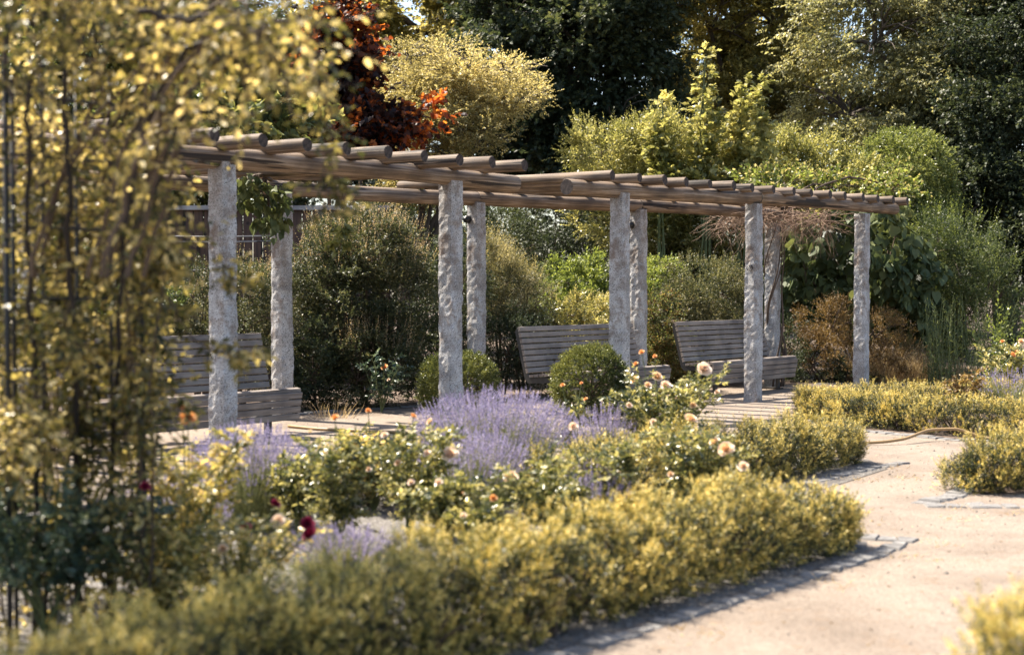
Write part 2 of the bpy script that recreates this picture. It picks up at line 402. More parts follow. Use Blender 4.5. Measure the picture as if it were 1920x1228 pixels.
M['red'] = LM('crimson_rose_petals', [(.14, .004, .026), (.26, .010, .05), (.42, .03, .10)], .55, .25, 1.1)
M['blush'] = LM('blush_rose_petals', [(.82, .58, .44), (.90, .74, .64), (.94, .86, .80)], .6, .35, 1.0)

# ------------------------------------------------------------------ ground
def sheet(name, pts, z, mat, label=None):
    mb = MB(); mb.add([(p[0], p[1], z) for p in pts], [tuple(range(len(pts)))])
    o = mb.build(name, mat); tag(o, kind='structure'); return o
mb = MB()
nx = 60
xs = np.linspace(-150, 150, nx); ys = np.linspace(-60, 240, nx)
vs = [(x, y, 0.0) for y in ys for x in xs]
mb.add(vs, [(j * nx + i, j * nx + i + 1, (j + 1) * nx + i + 1, (j + 1) * nx + i) for j in range(nx - 1) for i in range(nx - 1)])
tag(mb.build('ground', M['soil']), kind='structure')
AX = np.array([.61, .79]); NX = np.array([-.79, .61])     # along the pergola / away from the garden
F = [(-2.264, 11.70), (-.564, 13.72), (1.117, 15.49), (2.82, 17.43), (4.60, 19.65)]
Bk = [(-4.30, 13.32), (-2.319, 15.06), (-.402, 16.80), (1.544, 18.24), (3.53, 20.25)]
edge_back = [np.array(b) + NX * .25 for b in Bk]
e0 = edge_back[0] - AX * 8; e1 = edge_back[-1] + AX * .2
path_poly = [tuple(e0)] + [tuple(e) for e in edge_back] + [tuple(e1), (5.5, 20.2), (7.5, 20.4), (14, 21), (14, -3), (-14, -3)]
sheet('gravel_path', path_poly, .004, M['path'])

# hedge centrelines (x, y)
HA = [(-1.62, 3.0), (-1.16, 3.83), (-.84, 4.42), (-.42, 5.13), (.29, 6.01), (1.02, 6.92), (1.54, 7.57)]
HB = [(.30, 8.45), (.9, 9.2), (1.6, 10.1), (2.45, 11.25)]
HG = [(-1.15, 8.75), (-.75, 9.2), (-.32, 9.75)]
HC1 = [(3.10, 15.35), (3.45, 14.2), (4.0, 13.45), (4.9, 13.0), (6.2, 12.9)]
HC2 = [(3.25, 15.55), (4.4, 15.9), (6.2, 16.3)]
HD = [(3.12, 9.75), (3.6, 9.95), (4.4, 10.4)]
HE = [(1.46, 3.95), (1.95, 4.2), (2.6, 4.3)]
bed1 = [(-2.2, 2.6)] + [(x + .22, y - .17) for x, y in HA] + [(1.85, 7.75), (1.35, 7.95), (2.0, 9.7), (2.75, 10.9), (2.75, 11.5), (2.2, 11.5), (1.2, 10.7), (.3, 10.5), (-.3, 10.4), (-1.4, 9.9), (-3.2, 8.2), (-4.2, 6.0), (-3.5, 3.5)]
sheet('garden_bed_soil', bed1, .008, M['chips'])
sheet('right_bed_soil', [(2.95, 15.5), (3.15, 14.2), (3.8, 13.15), (4.9, 12.7), (9, 12.6), (9, 17), (4.4, 16.2)], .008, M['soil'])
sheet('near_right_bed_soil', [(2.85, 9.6), (4.4, 9.55), (6, 9.9), (6, 11.5), (4.4, 10.9), (3.3, 10.3)], .008, M['soil'])
sheet('corner_bed_soil', [(1.3, 3.7), (2, 3.7), (4, 3.4), (4, 5), (2.4, 4.7), (1.5, 4.15)], .008, M['soil'])

def setts(name, line, wd, label, seed, courses=1, zz=.014):
    """a strip of granite setts bedded along a line"""
    r = rng_(seed); mb = MB(); L = np.array(line, float)
    seg = np.linalg.norm(np.diff(L, axis=0), axis=1); cum = np.concatenate([[0], np.cumsum(seg)])
    s = 0.0
    while s < cum[-1] - .05:
        ln = r.uniform(.08, .15)
        q = np.array([np.interp(s + ln / 2, cum, L[:, i]) for i in (0, 1)])
        q2 = np.array([np.interp(min(cum[-1], s + ln / 2 + .05), cum, L[:, i]) for i in (0, 1)])
        t = unit(q2 - q); a = math.atan2(t[1], t[0]) + r.normal(0, .04)
        for c in range(courses):
            h = zz + r.uniform(-.006, .008)
            wj = wd * r.uniform(.88, 1.04)
            cs, sn = math.cos(a), math.sin(a); R = np.array([[cs, -sn, 0], [sn, cs, 0], [0, 0, 1]])
            off = R @ np.array([0, (c - (courses - 1) / 2) * wd * 1.06, 0])
            x, y = (ln - .012) / 2, wj / 2
            o = r.uniform(-.009, .009, (8, 2))
            base = [(-x, -y), (x, -y), (x, y), (-x, y)]
            v = [(bx + o[i][0], by + o[i][1], -.02) for i, (bx, by) in enumerate(base)] + \
                [(bx * .86 + o[i][0], by * .86 + o[i][1], h + r.uniform(-.004, .004)) for i, (bx, by) in enumerate(base)]
            v2 = [(bx + o[i][0], by + o[i][1], h - .012) for i, (bx, by) in enumerate(base)]
            vv = np.array(v[:4] + v2 + v[4:]) @ R.T + np.array([q[0] + off[0], q[1] + off[1], 0])
            fs = [(k, (k + 1) % 4, 4 + (k + 1) % 4, 4 + k) for k in range(4)] + [(4 + k, 4 + (k + 1) % 4, 8 + (k + 1) % 4, 8 + k) for k in range(4)] + [(8, 9, 10, 11)]
            mb.add(vv, fs)
        s += ln
    c0 = (*L[0], 0)
    o = mb.build(name, M['sett'], None, c0); tag(o, label, 'edging', 'granite sett edgings')
    return o
front = [(x + .27, y - .205) for x, y in HA] 
setts('stone_edging', front + [(2.06, 7.78)], .10, 'grey sett edging along the front of the long foreground hedge', 11)
setts('stone_edging', [(2.02, 7.80), (1.62, 7.98), (1.3, 7.95)], .13, 'short sett edging returning round the right tip of the long hedge', 12)
setts('stone_edging', [(1.75, 9.75), (2.35, 10.55), (2.65, 10.95), (2.98, 11.3)], .13, 'sett edging in front of the hedge in the middle of the garden', 13)
setts('stone_edging', [(6, 12.55), (4.9, 12.62), (3.85, 13.0), (3.3, 13.75), (3.05, 14.4)], .14, 'sett edging under the wide hedge by the far right flower bed', 14)
setts('stone_edging', [(2.50, 9.05), (3.0, 9.0), (4.5, 8.92)], .15, 'front sett edging of the bed at the right frame edge', 15)
setts('stone_edging', [(2.50, 9.12), (2.78, 9.42), (2.98, 9.75)], .15, 'side sett edging meeting a sharp corner at the right frame edge', 16)
setts('stone_edging', [tuple(np.array(b) + NX * .45) for b in Bk[1:4]], .12, 'sett edging between the path and shrubs behind the benches', 17)
setts('stone_edging', [(4.2, 20.7), (5.2, 20.75), (6.6, 20.9)], .12, 'far sett edging under the dry grass past the last pillar', 18)

# ------------------------------------------------------------------ pergola
proot = empty('pergola', (F[2][0], F[2][1], 0), 'long timber log pergola on rough granite pillars beside the gravel path', 'pergola')
PO = np.array([F[2][0], F[2][1], 0.0])
PH = 2.31
def pillar(x, y, h, seed, lamp=False, s=.166, lean=(0, 0)):
    r = rng_(seed); nu, nz = 4, 56
    ring = []
    for e in range(4):
        for i in range(nu):
            t = i / nu * 2 - 1
            ring.append([(-1, t * 1), (t, 1), (1, -t), (-t, -1)][e])
    # perimeter order (start bottom-left, going up, right, down, left)
    ring = np.array(ring); nr = len(ring)
    cr = np.linalg.norm(ring, axis=1)[:, None]; ring = ring * (1 - .07 * (cr > 1.3))
    ca = math.atan2(AX[1], AX[0]) + r.normal(0, .05); R = np.array([[math.cos(ca), -math.sin(ca)], [math.sin(ca), math.cos(ca)]])
    V = []
    for k in range(nz + 1):
        z = k / nz * h
        q = ring @ R.T
        pz = np.array([[a * 1.0, b * 1.0, z] for a, b in ring])
        big = fnoise(pz * [1.2, 1.2, 1] + seed * 3.1, 5.0, seed) * .005
        sm = fnoise(pz * [4, 4, 1] + seed * 7.7, 19.0, seed + 1) * .0018 + r.normal(0, .0022, nr)
        sc = s / 2 * (1.03 - .05 * z / h)
        v = q * (sc + big + sm)[:, None]
        V += [(v[i][0] + x + lean[0] * z, v[i][1] + y + lean[1] * z, z) for i in range(nr)]
    mb = MB()
    fs = [(k * nr + i, k * nr + (i + 1) % nr, (k + 1) * nr + (i + 1) % nr, (k + 1) * nr + i) for k in range(nz) for i in range(nr)]
    fs = [f[::-1] for f in fs]
    fs.append(tuple(range(nz * nr, nz * nr + nr))[::-1])
    mb.add(V, fs)
    o = mb.build('pillar', M['granite'], proot, (x, y, 0)); o.location = (x - PO[0], y - PO[1], 0)
    if lamp:
        # round black lamp on the path-side corner of the pillar
        m2 = MB(); c = np.array([0, 0, h - .19]) + np.array([*(-AX * (s / 2 + .01) + NX * .045), 0])
        a = np.array([*(-AX), 0])
        m2.tube([c - a * .02, c + a * .03, c + a * .05], [.042, .042, .03], 20)
        m2.tube([c + a * .05, c + a * .056], [.024, .024], 16)
        m2.build('wall_lamp', M['lamp'], o, (0, 0, 0))
    return o
for i, (x, y) in enumerate(F):
    pl = pillar(x, y, PH, 30 + i)
    if i == 3:      # scratched sign, a V in a ring, on the face toward the garden
        mk = MB(); cc = np.array([*(-AX * (.083 + .010) + NX * .004), 1.565]); e1_ = np.array([*NX, 0]); e2_ = np.array([0, 0, 1.0])
        ta = np.linspace(0, 2 * math.pi, 22)
        mk.tube(cc + e1_ * np.cos(ta)[:, None] * .036 + e2_ * np.sin(ta)[:, None] * .034, .0045, 5)
        mk.tube([cc + e1_ * .024 + e2_ * .026, cc - e2_ * .026, cc - e1_ * .024 + e2_ * .026], .0045, 5)
        mk.build('scratched_mark', M['lamp'], pl, (0, 0, 0))
for i, (x, y) in enumerate(Bk): pillar(x, y, PH - (.02 if i < 4 else .1), 50 + i, lamp=i in (1, 2, 3))
pillar(F[0][0] - 1.75, F[0][1] - 2.1, PH, 29)

def log(name, a, b, r0, r1, seed, n=18, k=22, parent=proot, org=PO):
    r = rng_(seed); a = np.array(a); b = np.array(b); L = np.linalg.norm(b - a)
    V = []; ang = np.arange(n) * 2 * math.pi / n
    bend = r.normal(0, .008 * L / 3, 2)
    for i in range(k + 1):
        t = i / k
        rr = (r0 + (r1 - r0) * t) * (1 + .03 * np.sin(ang * 2 + r0 * 900) + .035 * fnoise(np.stack([np.full(n, t * L), np.cos(ang), np.sin(ang)], 1), 3, seed))
        if i in (0, k): rr = rr * .94
        tt = t if 0 < i < k else t
        V += [(tt * L, rr[j] * math.cos(ang[j]) + bend[0] * math.sin(t * 3.14), rr[j] * math.sin(ang[j]) + bend[1] * math.sin(t * 3.14)) for j in range(n)]
    # bevel ring right after both ends
    V = np.array(V); V[n:2 * n, 0] = .008; V[(k - 1) * n:k * n, 0] = L - .008
    mb = MB()
    mb.add(V, [(i * n + j, i * n + (j + 1) % n, (i + 1) * n + (j + 1) % n, (i + 1) * n + j) for i in range(k) for j in range(n)], 0, True)
    mb.f += [tuple(range(n))[::-1], tuple(k * n + j for j in range(n))]; mb.m += [1, 1]; mb.sm += [False, False]
    o = mb.build(name, [M['log'], M['end']], parent)
    o.rotation_mode = 'QUATERNION'
    q = Vector(b - a).to_track_quat('X', 'Z')
    from mathutils import Quaternion
    o.rotation_quaternion = q @ Quaternion((1, 0, 0), r.uniform(-.4, .4))
    o.location = tuple(a - org)
    return o
def zat(py, d): return CAMZ + (HY - py) * d / FPX
def P3(px, py, d): return W(px, py, d)
br = .083
FA = np.array([F[1][0] - F[0][0], F[1][1] - F[0][1]])
log('beam', (F[0][0] - FA[0] * 1.15, F[0][1] - FA[1] * 1.15, 2.345), (F[0][0] + .05, F[0][1] + .06, zat(299, 11.77)), br, br, 101)
log('beam', (F[0][0] + .05, F[0][1] + .06, zat(299, 11.77)), W(966, 346, 14.42), br * 1.02, br * .98, 102)
log('beam', W(1062, 351, 14.85), (F[3][0] + .03, F[3][1] + .03, zat(370, 17.46)), br * 1.02, br, 103)
log('beam', (F[3][0] + .04, F[3][1] + .045, zat(370.5, 17.48)), W(1676, 392, 20.35), br, br * .95, 104)
bz = 2.333
b2 = [np.array([*q, bz]) for q in Bk]
log('beam', b2[0] - np.array([*AX, 0]) * 3.2, b2[0], br * .95, br * .95, 105)
log('beam', b2[0] + np.array([*AX, 0]) * .01, b2[1] - np.array([*AX, 0]) * .02, br * .92, br * .92, 106)
log('beam', b2[1] - np.array([*AX, 0]) * .01, b2[2], br * .92, br * .95, 107)
log('beam', b2[2] + np.array([*AX, 0]) * .01, b2[3], br * .95, br * .92, 108)
log('beam', b2[3] + np.array([*AX, 0]) * .01, b2[4] - np.array([*AX, 0]) * .02, br * .9, br * .85, 109)
log('beam', b2[4] - np.array([*AX, 0]) * .01, b2[4] + np.array([.95, .98, -.01]), br * .8, br * .75, 110)
dirp = np.array([-2.24, 1.55, 0.0])
r = rng_(5)
rr_ = .054
for i in range(16):      # far section
    t = i / 15
    a = np.array([1.01 + 4.37 * t, 14.9 + 5.4 * t, CAMZ + 1.128 + .061 * t])
    a[:2] += r.normal(0, .012, 2)
    L = 1.0 - .2 * t
    e = a + dirp * L * np.array([1, 1 + r.normal(0, .02), 1]); e[2] = 2.455 + .04 * t
    log('rafter', a, e, rr_ * r.uniform(.93, 1.06), rr_ * r.uniform(.85, 1.0), 200 + i, 14, 14)
for i in range(15):     # near section
    a = np.array([.133 - .29 * i, 13.76 - .336 * i, CAMZ + 1.133])
    a[:2] += r.normal(0, .015, 2); a[2] += r.normal(0, .004)
    e = a + dirp * 1.2 * np.array([1, 1 + r.normal(0, .02), 1]); e[2] = 2.46
    log('rafter', a, e, rr_ * r.uniform(.95, 1.1), rr_ * r.uniform(.85, 1.0), 240 + i, 14, 14)

# ------------------------------------------------------------------ benches
def bench(loc, label, L=2.2):
    root = empty('garden_bench', loc, label, 'bench', 'slatted garden benches under the pergola', rz=math.atan2(AX[1], AX[0]))
    def slats(name, prof, th, n=3):
        mb = MB()
        for (y0, z0, y1, z1) in prof:
            v = np.array([y1 - y0, z1 - z0]); ln = np.linalg.norm(v); a = math.atan2(v[1], v[0])
            R = np.array([[1, 0, 0], [0, math.cos(a), -math.sin(a)], [0, math.sin(a), math.cos(a)]])
            c = np.array([0, (y0 + y1) / 2, (z0 + z1) / 2])
            hx, hy, hz, bv = L / 2, ln / 2, th / 2, .004
            sec = [(-hy + bv, -hz), (hy - bv, -hz), (hy, -hz + bv), (hy, hz - bv), (hy - bv, hz), (-hy + bv, hz), (-hy, hz - bv), (-hy, -hz + bv)]
            vs = np.array([(x, p, q) for x in (-hx, hx) for p, q in sec]) @ R.T + c
            mb.add(vs, [(k, (k + 1) % 8, 8 + (k + 1) % 8, 8 + k) for k in range(8)] + [tuple(range(8))[::-1], tuple(range(8, 16))])
        return mb.build(name, M['slat'], root)
    bk = []
    p0, p1 = np.array([.425, .425]), np.array([.545, .925])
    u = (p1 - p0) / np.linalg.norm(p1 - p0); tot = np.linalg.norm(p1 - p0); st = tot / 8
    for k in range(8):
        a = p0 + u * (k * st + .003); b = p0 + u * ((k + 1) * st - .009); bk.append((*a, *b))
    slats('backrest', bk, .03)
    seat = [(.012, .418, .068, .428)]
    for k in range(5): seat.append((.080 + k * .066, .425 - .006 * k, .136 + k * .066, .420 - .006 * k))
    slats('seat', seat, .03)
    fr = []
    for k in range(4): fr.append((.002 + .012 * k, .402 - .0635 * k, .012 + .012 * k, .402 - .0635 * k - .053))
    slats('front_panel', fr, .028)
    for sx in (-1, 1):
        mb = MB()
        prof = [(.03, .40), (.405, .375), (.43, .41), (.548, .90), (.585, .90), (.60, .86), (.47, .36), (.42, .315), (.12, .335), (.07, .16), (.035, .16)]
        x0, x1 = sx * (L / 2 - .03) - .012, sx * (L / 2 - .03) + .012
        n = len(prof)
        mb.add([(x, y, z) for x in (x0, x1) for y, z in prof], [tuple(range(n)), tuple(range(n, 2 * n))[::-1]] + [(k, n + k, n + (k + 1) % n, (k + 1) % n) for k in range(n)])
        mb.build('side_frame', M['steel'], root)
        mb = MB(); mb.box((sx * (L / 2 - .28), .14, .165), (.07, .03, .33)); mb.box((sx * (L / 2 - .28), .24, .02), (.09, .32, .016))
        mb.build('leg', M['steel'], root)
    return root
def bench_at(fr, label):
    # fr: right front corner on the ground
    q = np.array(fr) - AX * 1.1
    return (q[0], q[1], 0)
b1 = bench(bench_at((-1.876, 13.30), ''), 'grey slatted bench behind the nearest pillar, half hidden by the climbing rose')
def copy_tree(o, parent=None):
    c = o.copy(); COL.objects.link(c); c.parent = parent
    for ch in o.children: copy_tree(ch, c)
    return c
for fr, lb in (((-3.70, 10.92), 'grey slatted bench whose end just shows at the left frame edge'),
               ((1.84, 17.32), 'grey slatted bench partly hidden behind the round clipped box ball'),
               ((3.78, 19.77), 'grey slatted bench farthest right, behind the stained granite pillar')):
    c = copy_tree(b1); c.location = bench_at(fr, ''); c['label'] = lb

# ------------------------------------------------------------------ hoses
def tube_thing(name, pts, rad, mat, label, cat, group=None):
    mb = MB(); P = np.array(pts, float); k = len(P)
    t = np.linspace(0, k - 1, (k - 1) * 8 + 1)
    Q = np.stack([np.interp(t, np.arange(k), P[:, i]) for i in range(3)], 1)
    for _ in range(4): Q[1:-1] = (Q[:-2] + 2 * Q[1:-1] + Q[2:]) / 4
    mb.tube(Q, rad, 10); o = mb.build(name, mat, None, tuple(Q[0])); return tag(o, label, cat, group)
tube_thing('garden_hose', [G(540, 799, .02), G(600, 805, .02), G(680, 808, .02), G(760, 811, .02), G(840, 822, .02), G(930, 850, .02)], .014, M['hose'],
           'tan garden hose lying on the path beside the half-hidden bench', 'hose', 'tan garden hoses')
tube_thing('garden_hose', [G(1500, 838, .02), G(1600, 832, .02), G(1660, 829, .03), G(1700, 823, .05), (3.62, 12.95, .10), (3.86, 12.93, .11), (3.98, 12.9, .07), G(1835, 818, .05), G(1860, 823, .03), G(1925, 832, .02)], .013, M['hose'],
           'tan garden hose looping over the edging at the far right hedge', 'hose', 'tan garden hoses')

# ------------------------------------------------------------------ hedges
def hedge(line, wd, h, label, seed, dens=1.0, mat='yew', tl=.075, needle=.022, fine=1.0, hv=.04, rb=.65, taper=(0, 0)):
    r = rng_(seed); L = np.array(line, float)
    seg = np.linalg.norm(np.diff(L, axis=0), axis=1); cum = np.concatenate([[0], np.cumsum(seg)]); T = cum[-1]
    area = (T + wd) * (wd + 2 * h)
    CL = 2
    n = int(area * 1150 * dens)                                     # tufts
    s = r.uniform(-wd * .5, T + wd * .5, n)
    sc = np.clip(s, 0, T)
    q = np.stack([np.interp(sc, cum, L[:, i]) for i in (0, 1)], 1)
    q2 = np.stack([np.interp(np.clip(sc + .02, 0, T), cum, L[:, i]) for i in (0, 1)], 1)
    q1 = np.stack([np.interp(np.clip(sc - .02, 0, T), cum, L[:, i]) for i in (0, 1)], 1)
    t = unit(q2 - q1); nn = np.stack([-t[:, 1], t[:, 0]], 1)
    e = 2.8
    tt = np.linspace(0, math.pi, 400); rh = (np.abs(np.cos(tt)) ** e + np.abs(np.sin(tt)) ** e) ** (-1 / e)
    ax_, az_ = np.cos(tt) * rh * wd / 2, np.sin(tt) * rh * h
    al = np.concatenate([[0], np.cumsum(np.hypot(np.diff(ax_), np.diff(az_)))])
    th = np.interp(r.uniform(0, al[-1], n), al, tt)                # even over the arched cross-section
    c, sn = np.cos(th), np.sin(th)
    rho = (np.abs(c) ** e + np.abs(sn) ** e) ** (-1 / e)
    cx, cz = c * rho, sn * rho
    over = (s - sc) / (wd * .5)
    shrink = np.sqrt(np.clip(1 - over ** 2, 0.02, 1))
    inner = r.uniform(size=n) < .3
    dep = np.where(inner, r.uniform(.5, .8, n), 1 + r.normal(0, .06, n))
    Hn = h * (1 + hv * 2 * fnoise(np.stack([q[:, 0], q[:, 1], c], 1), 3.0, seed))
    ea = np.clip((s - (T - .9)) / (.9 + wd / 2), 0, 1); eb = np.clip((.9 - s) / (.9 + wd / 2), 0, 1)
    Hn = Hn * (1 - taper[1] * ea ** 1.4) * (1 - taper[0] * eb ** 1.4)
    hw = wd / 2 * (.66 + .36 * np.clip(sn, 0, 1) ** .7) * (1 + .16 * fnoise(np.stack([q[:, 0], q[:, 1], sn], 1), 4.0, seed + 1))
    lat = cx * hw * dep * shrink
    zz = cz * Hn * dep * (.62 + .38 * shrink)
    p0 = np.stack([q[:, 0] + nn[:, 0] * cx * hw + t[:, 0] * (s - sc), q[:, 1] + nn[:, 1] * cx * hw + t[:, 1] * (s - sc), cz * Hn], 1)
    sd_ = p0[r.choice(n, max(8, int(area * 62)), replace=False)]
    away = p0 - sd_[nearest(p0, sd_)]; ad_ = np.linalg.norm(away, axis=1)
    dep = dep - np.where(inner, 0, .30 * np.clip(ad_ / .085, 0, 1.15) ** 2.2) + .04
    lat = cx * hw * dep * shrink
    zz = cz * Hn * dep * (.62 + .38 * shrink)
    p = np.stack([q[:, 0] + nn[:, 0] * lat + t[:, 0] * (s - sc) * dep, q[:, 1] + nn[:, 1] * lat + t[:, 1] * (s - sc) * dep, zz], 1)
    nor = np.stack([nn[:, 0] * cx + t[:, 0] * over * .9, nn[:, 1] * cx + t[:, 1] * over * .9, np.clip(cz, 0, 1)], 1)
    td = unit(unit(nor) * .7 + np.array([0, 0, .6]) + away * 9 + r.normal(size=p.shape) * .15)
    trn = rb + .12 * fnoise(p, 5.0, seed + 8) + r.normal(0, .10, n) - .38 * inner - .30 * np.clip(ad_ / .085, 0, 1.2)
    p, td, trn = (np.repeat(a_, CL, 0) for a_ in (p, td, trn))
    tls = tl * r.uniform(.55, 1.45, len(p))
    d = unit(td + r.normal(size=p.shape) * .24)
    p = p + r.normal(size=p.shape) * .010 - td * .05 + td * r.uniform(-.012, .018, (len(p), 1))
    ok = p[:, 2] > .004
    p, d, tls, trn = p[ok], d[ok], tls[ok], trn[ok]
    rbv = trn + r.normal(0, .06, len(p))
    base = (L[0][0], L[0][1], 0)
    root = empty('clipped_hedge', base, label, 'hedge', 'low clipped hedges edging the beds')
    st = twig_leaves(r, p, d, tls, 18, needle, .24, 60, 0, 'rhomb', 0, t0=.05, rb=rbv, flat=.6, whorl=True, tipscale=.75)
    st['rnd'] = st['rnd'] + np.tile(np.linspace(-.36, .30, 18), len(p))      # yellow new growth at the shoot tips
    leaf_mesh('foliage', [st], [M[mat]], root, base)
    mb = MB()
    for i in range(int(T / .08)):
        sx = i * .08 + r.uniform(0, .05)
        q = np.array([np.interp(sx, cum, L[:, 0]), np.interp(sx, cum, L[:, 1]), 0.0]) + np.array([*r.normal(0, wd * .12, 2), 0])
        tips = q + np.stack([r.uniform(-.33, .33, 5) * wd, r.uniform(-.33, .33, 5) * wd, r.uniform(h * .4, h * (.75 if .5 < sx < T - .5 else .5), 5)], 1)
        branches(mb, r, q, tips, .008, .003, n=4, seg=4)
    mb.build('stem', M['stem'], root, base)
    return root
hedge(HA, .52, .40, 'long golden-green clipped hedge sweeping across the foreground', 301, 1.0, needle=.024, taper=(0, .36))
hedge(HB, .50, .40, 'golden clipped hedge ending in a rounded tip mid-garden beside the tall roses', 302, 1.0, taper=(0, .28))
hedge(HG, .36, .36, 'small golden hedge showing behind the white-glinting rose bush at left centre', 303, .9)
hedge(HC1, .50, .31, 'near arm of the wide hedge below the far right flower bed', 304, .9)
hedge(HC2, .55, .30, 'far arm of the wide hedge, running right past the last pillar', 305, .9)
hedge(HD, .62, .44, 'dense clipped hedge end at the right frame edge above the pointed stone edging', 306, 1.0, taper=(.28, 0))
hedge(HE, .56, .46, 'blurred hedge tip in the bottom right corner', 307, 1.7)

# ------------------------------------------------------------------ box balls
def ball(px, d, rad, zc, seed, label):
    x = (px - 960) * d / FPX
    plant('box_ball', label, 'shrub', [(x, d, zc, rad, rad, zc * .98)], 8000, .04, 7, .02, ['box'], seed, up=.3, outw=1.0, rnd=.35, shell=.28,
          lump=.03, csize=.014, cluster=6, rj=.015, Wr=.6, ang=50, droop=0, stems=14, group='clipped box balls', flat=.3, whorl=True, rb=(.5, .3), base=np.array([x, d, 0]))
ball(1107, 14.75, .37, .385, 21, 'round clipped box ball standing in front of the middle bench')
ball(860, 14.75, .40, .36, 22, 'clipped box ball straddled by the second granite pillar')

# ------------------------------------------------------------------ far wood and trees
def tree(name, label, blobs, trunk, n, tl, k, L, mat, seed, tr=.16, group='trees behind the garden', **kw):
    r = rng_(seed); B = np.array(blobs, float)
    base = np.array([trunk[0], trunk[1], 0.0])
    root = empty(name, base, label, 'tree', group)
    shell = kw.get('shell', .6)
    p, o = blob_pts(r, blobs, n, shell=shell, lump=kw.get('lump', .22), gap=kw.get('gap', (1.6, -.35)), seed=seed, zmin=.3, cluster=kw.get('cluster', 34), csize=kw.get('csize', .21), rj=.07)
    d = unit(o * kw.get('outw', .7) + np.array([0, 0, kw.get('up', .1)]) + r.normal(size=p.shape) * kw.get('rnd', .55))
    if 'hor' in kw: d[:, 2] *= kw['hor']; d = unit(d)
    tls = tl * r.uniform(.6, 1.4, len(p))
    rbv = .5 + kw.get('amp', .26) * fnoise(p, kw.get('cs', 1.1), seed + 3)
    sets = [twig_leaves(r, p, d, tls, k, L, kw.get('Wr', .55), 55, kw.get('droop', .25), kw.get('tpl', 'rhomb'), 0, rb=rbv, flat=kw.get('flat', .65))]
    leaf_mesh('crown', sets, [M[mat]], root, base)
    mb = MB()
    top = B[:, 2].max() if len(B) > 1 else B[0, 2]
    ctr = np.average(B[:, :3], axis=0, weights=B[:, 3])
    H = min(ctr[2], top * .9)
    tp = np.array([base + (np.array([ctr[0], ctr[1], H]) - base) * t for t in np.linspace(0, 1, 7)]); tp[1:-1, :2] += r.normal(0, .08, (5, 2))
    mb.tube(tp, np.linspace(tr, tr * .5, 7), 9)
    for b in B:
        c = b[:3]; st = tp[r.integers(2, 7)]
        branches(mb, r, st, [c], tr * .45, tr * .2, seg=7, kink=.1)
        tips = c + sph(r, kw.get('limbs', 7)) * b[3:] * .85
        branches(mb, r, c, tips, tr * .2, .012, kink=.12)
        for t_ in tips:
            branches(mb, r, (c + t_) / 2, t_ + r.normal(0, .22, (3, 3)) * b[3:], tr * .09, .006, n=4, kink=.12)
    mb.build('trunk', M['bark'], root, base)
    return root

# far-off wood that closes the view
r = rng_(77)
bl = []
for i in range(46):
    x = -34 + i * 1.55 + r.normal(0, .4)
    y = 44 + r.uniform(-3, 3); hgt = r.uniform(7.5, 12.5)
    hgt += 1.6
    if -5.6 < x < -1.2: hgt = 7.6
    bl.append((x, y, hgt * .62, 1.9, 1.9, hgt * .42)); bl.append((x + .7, y - 1.2, 2.0, 1.9, 1.6, 2.1))
p, o = blob_pts(r, bl, 42000, shell=.6, lump=.2, seed=77, zmin=.2)
d = unit(o + r.normal(size=p.shape) * .5)
leaf_mesh('far_wood', [twig_leaves(r, p, d, np.full(len(p), .5), 7, .19, .6, 55, .25, 'rhomb', 0, rb=.45 + .25 * fnoise(p, .8, 4))], [M['dark']], None, (0, 44, 0))
tag(bpy.context.scene.objects['far_wood'], 'dark mass of woodland closing the view behind the trees', 'woodland', kind='stuff')

tree('maple_tree', 'tall dark maple rising behind the middle of the pergola', [
    pxb(1080, 120, 30, 170, 150, 1.9), pxb(1180, 40, 30.5, 120, 150, 1.6), pxb(960, 60, 31, 130, 110, 1.6), pxb(1150, 280, 29.5, 190, 120, 1.6),
    pxb(1120, -110, 31, 240, 150, 2.3), pxb(980, 250, 30, 120, 90, 1.4)],
    (W(1120, 0, 31)[0], 31), 20000, .28, 7, .115, 'maple_dark', 401, .26, tpl='maple', Wr=.8, flat=.55, gap=(1.4, -.45))
tree('lime_tree', 'sunlit olive-green tree in the upper middle, right of the dark maple', [
    pxb(1330, 60, 33, 110, 130, 1.5), pxb(1450, 50, 33.5, 110, 120, 1.6), pxb(1400, -100, 34, 200, 120, 2), pxb(1480, 190, 32, 110, 100, 1.3), pxb(1300, 210, 33, 110, 100, 1.3)],
    (W(1420, 0, 33.5)[0], 33.5), 15000, .28, 7, .115, 'olive', 402, .24, tpl='oval', gap=(1.5, -.3))
tree('hornbeam_tree', 'large tree with drooping silvery-green sprays at upper right', [
    pxb(1640, 90, 28, 140, 130, 1.5), pxb(1740, 180, 27.5, 130, 110, 1.4), pxb(1590, 220, 28.5, 110, 80, 1.2), pxb(1700, -60, 28.5, 220, 110, 1.8), pxb(1830, 60, 28, 130, 110, 1.4), pxb(1660, 270, 28, 120, 55, 1.0)],
    (W(1800, 0, 28.5)[0], 28.8), 22000, .32, 8, .085, 'silver', 403, .25, tpl='rhomb', Wr=.5, droop=.6, hor=.5, flat=.35, gap=(1.9, -.25), limbs=9)
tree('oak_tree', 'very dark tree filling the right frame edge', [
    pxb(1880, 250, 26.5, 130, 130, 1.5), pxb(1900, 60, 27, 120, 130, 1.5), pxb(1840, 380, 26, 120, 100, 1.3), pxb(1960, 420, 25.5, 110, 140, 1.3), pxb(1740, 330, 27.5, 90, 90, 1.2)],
    (W(1890, 0, 27)[0], 27.2), 19000, .28, 7, .09, 'dark', 404, .24, gap=(1.6, -.4))
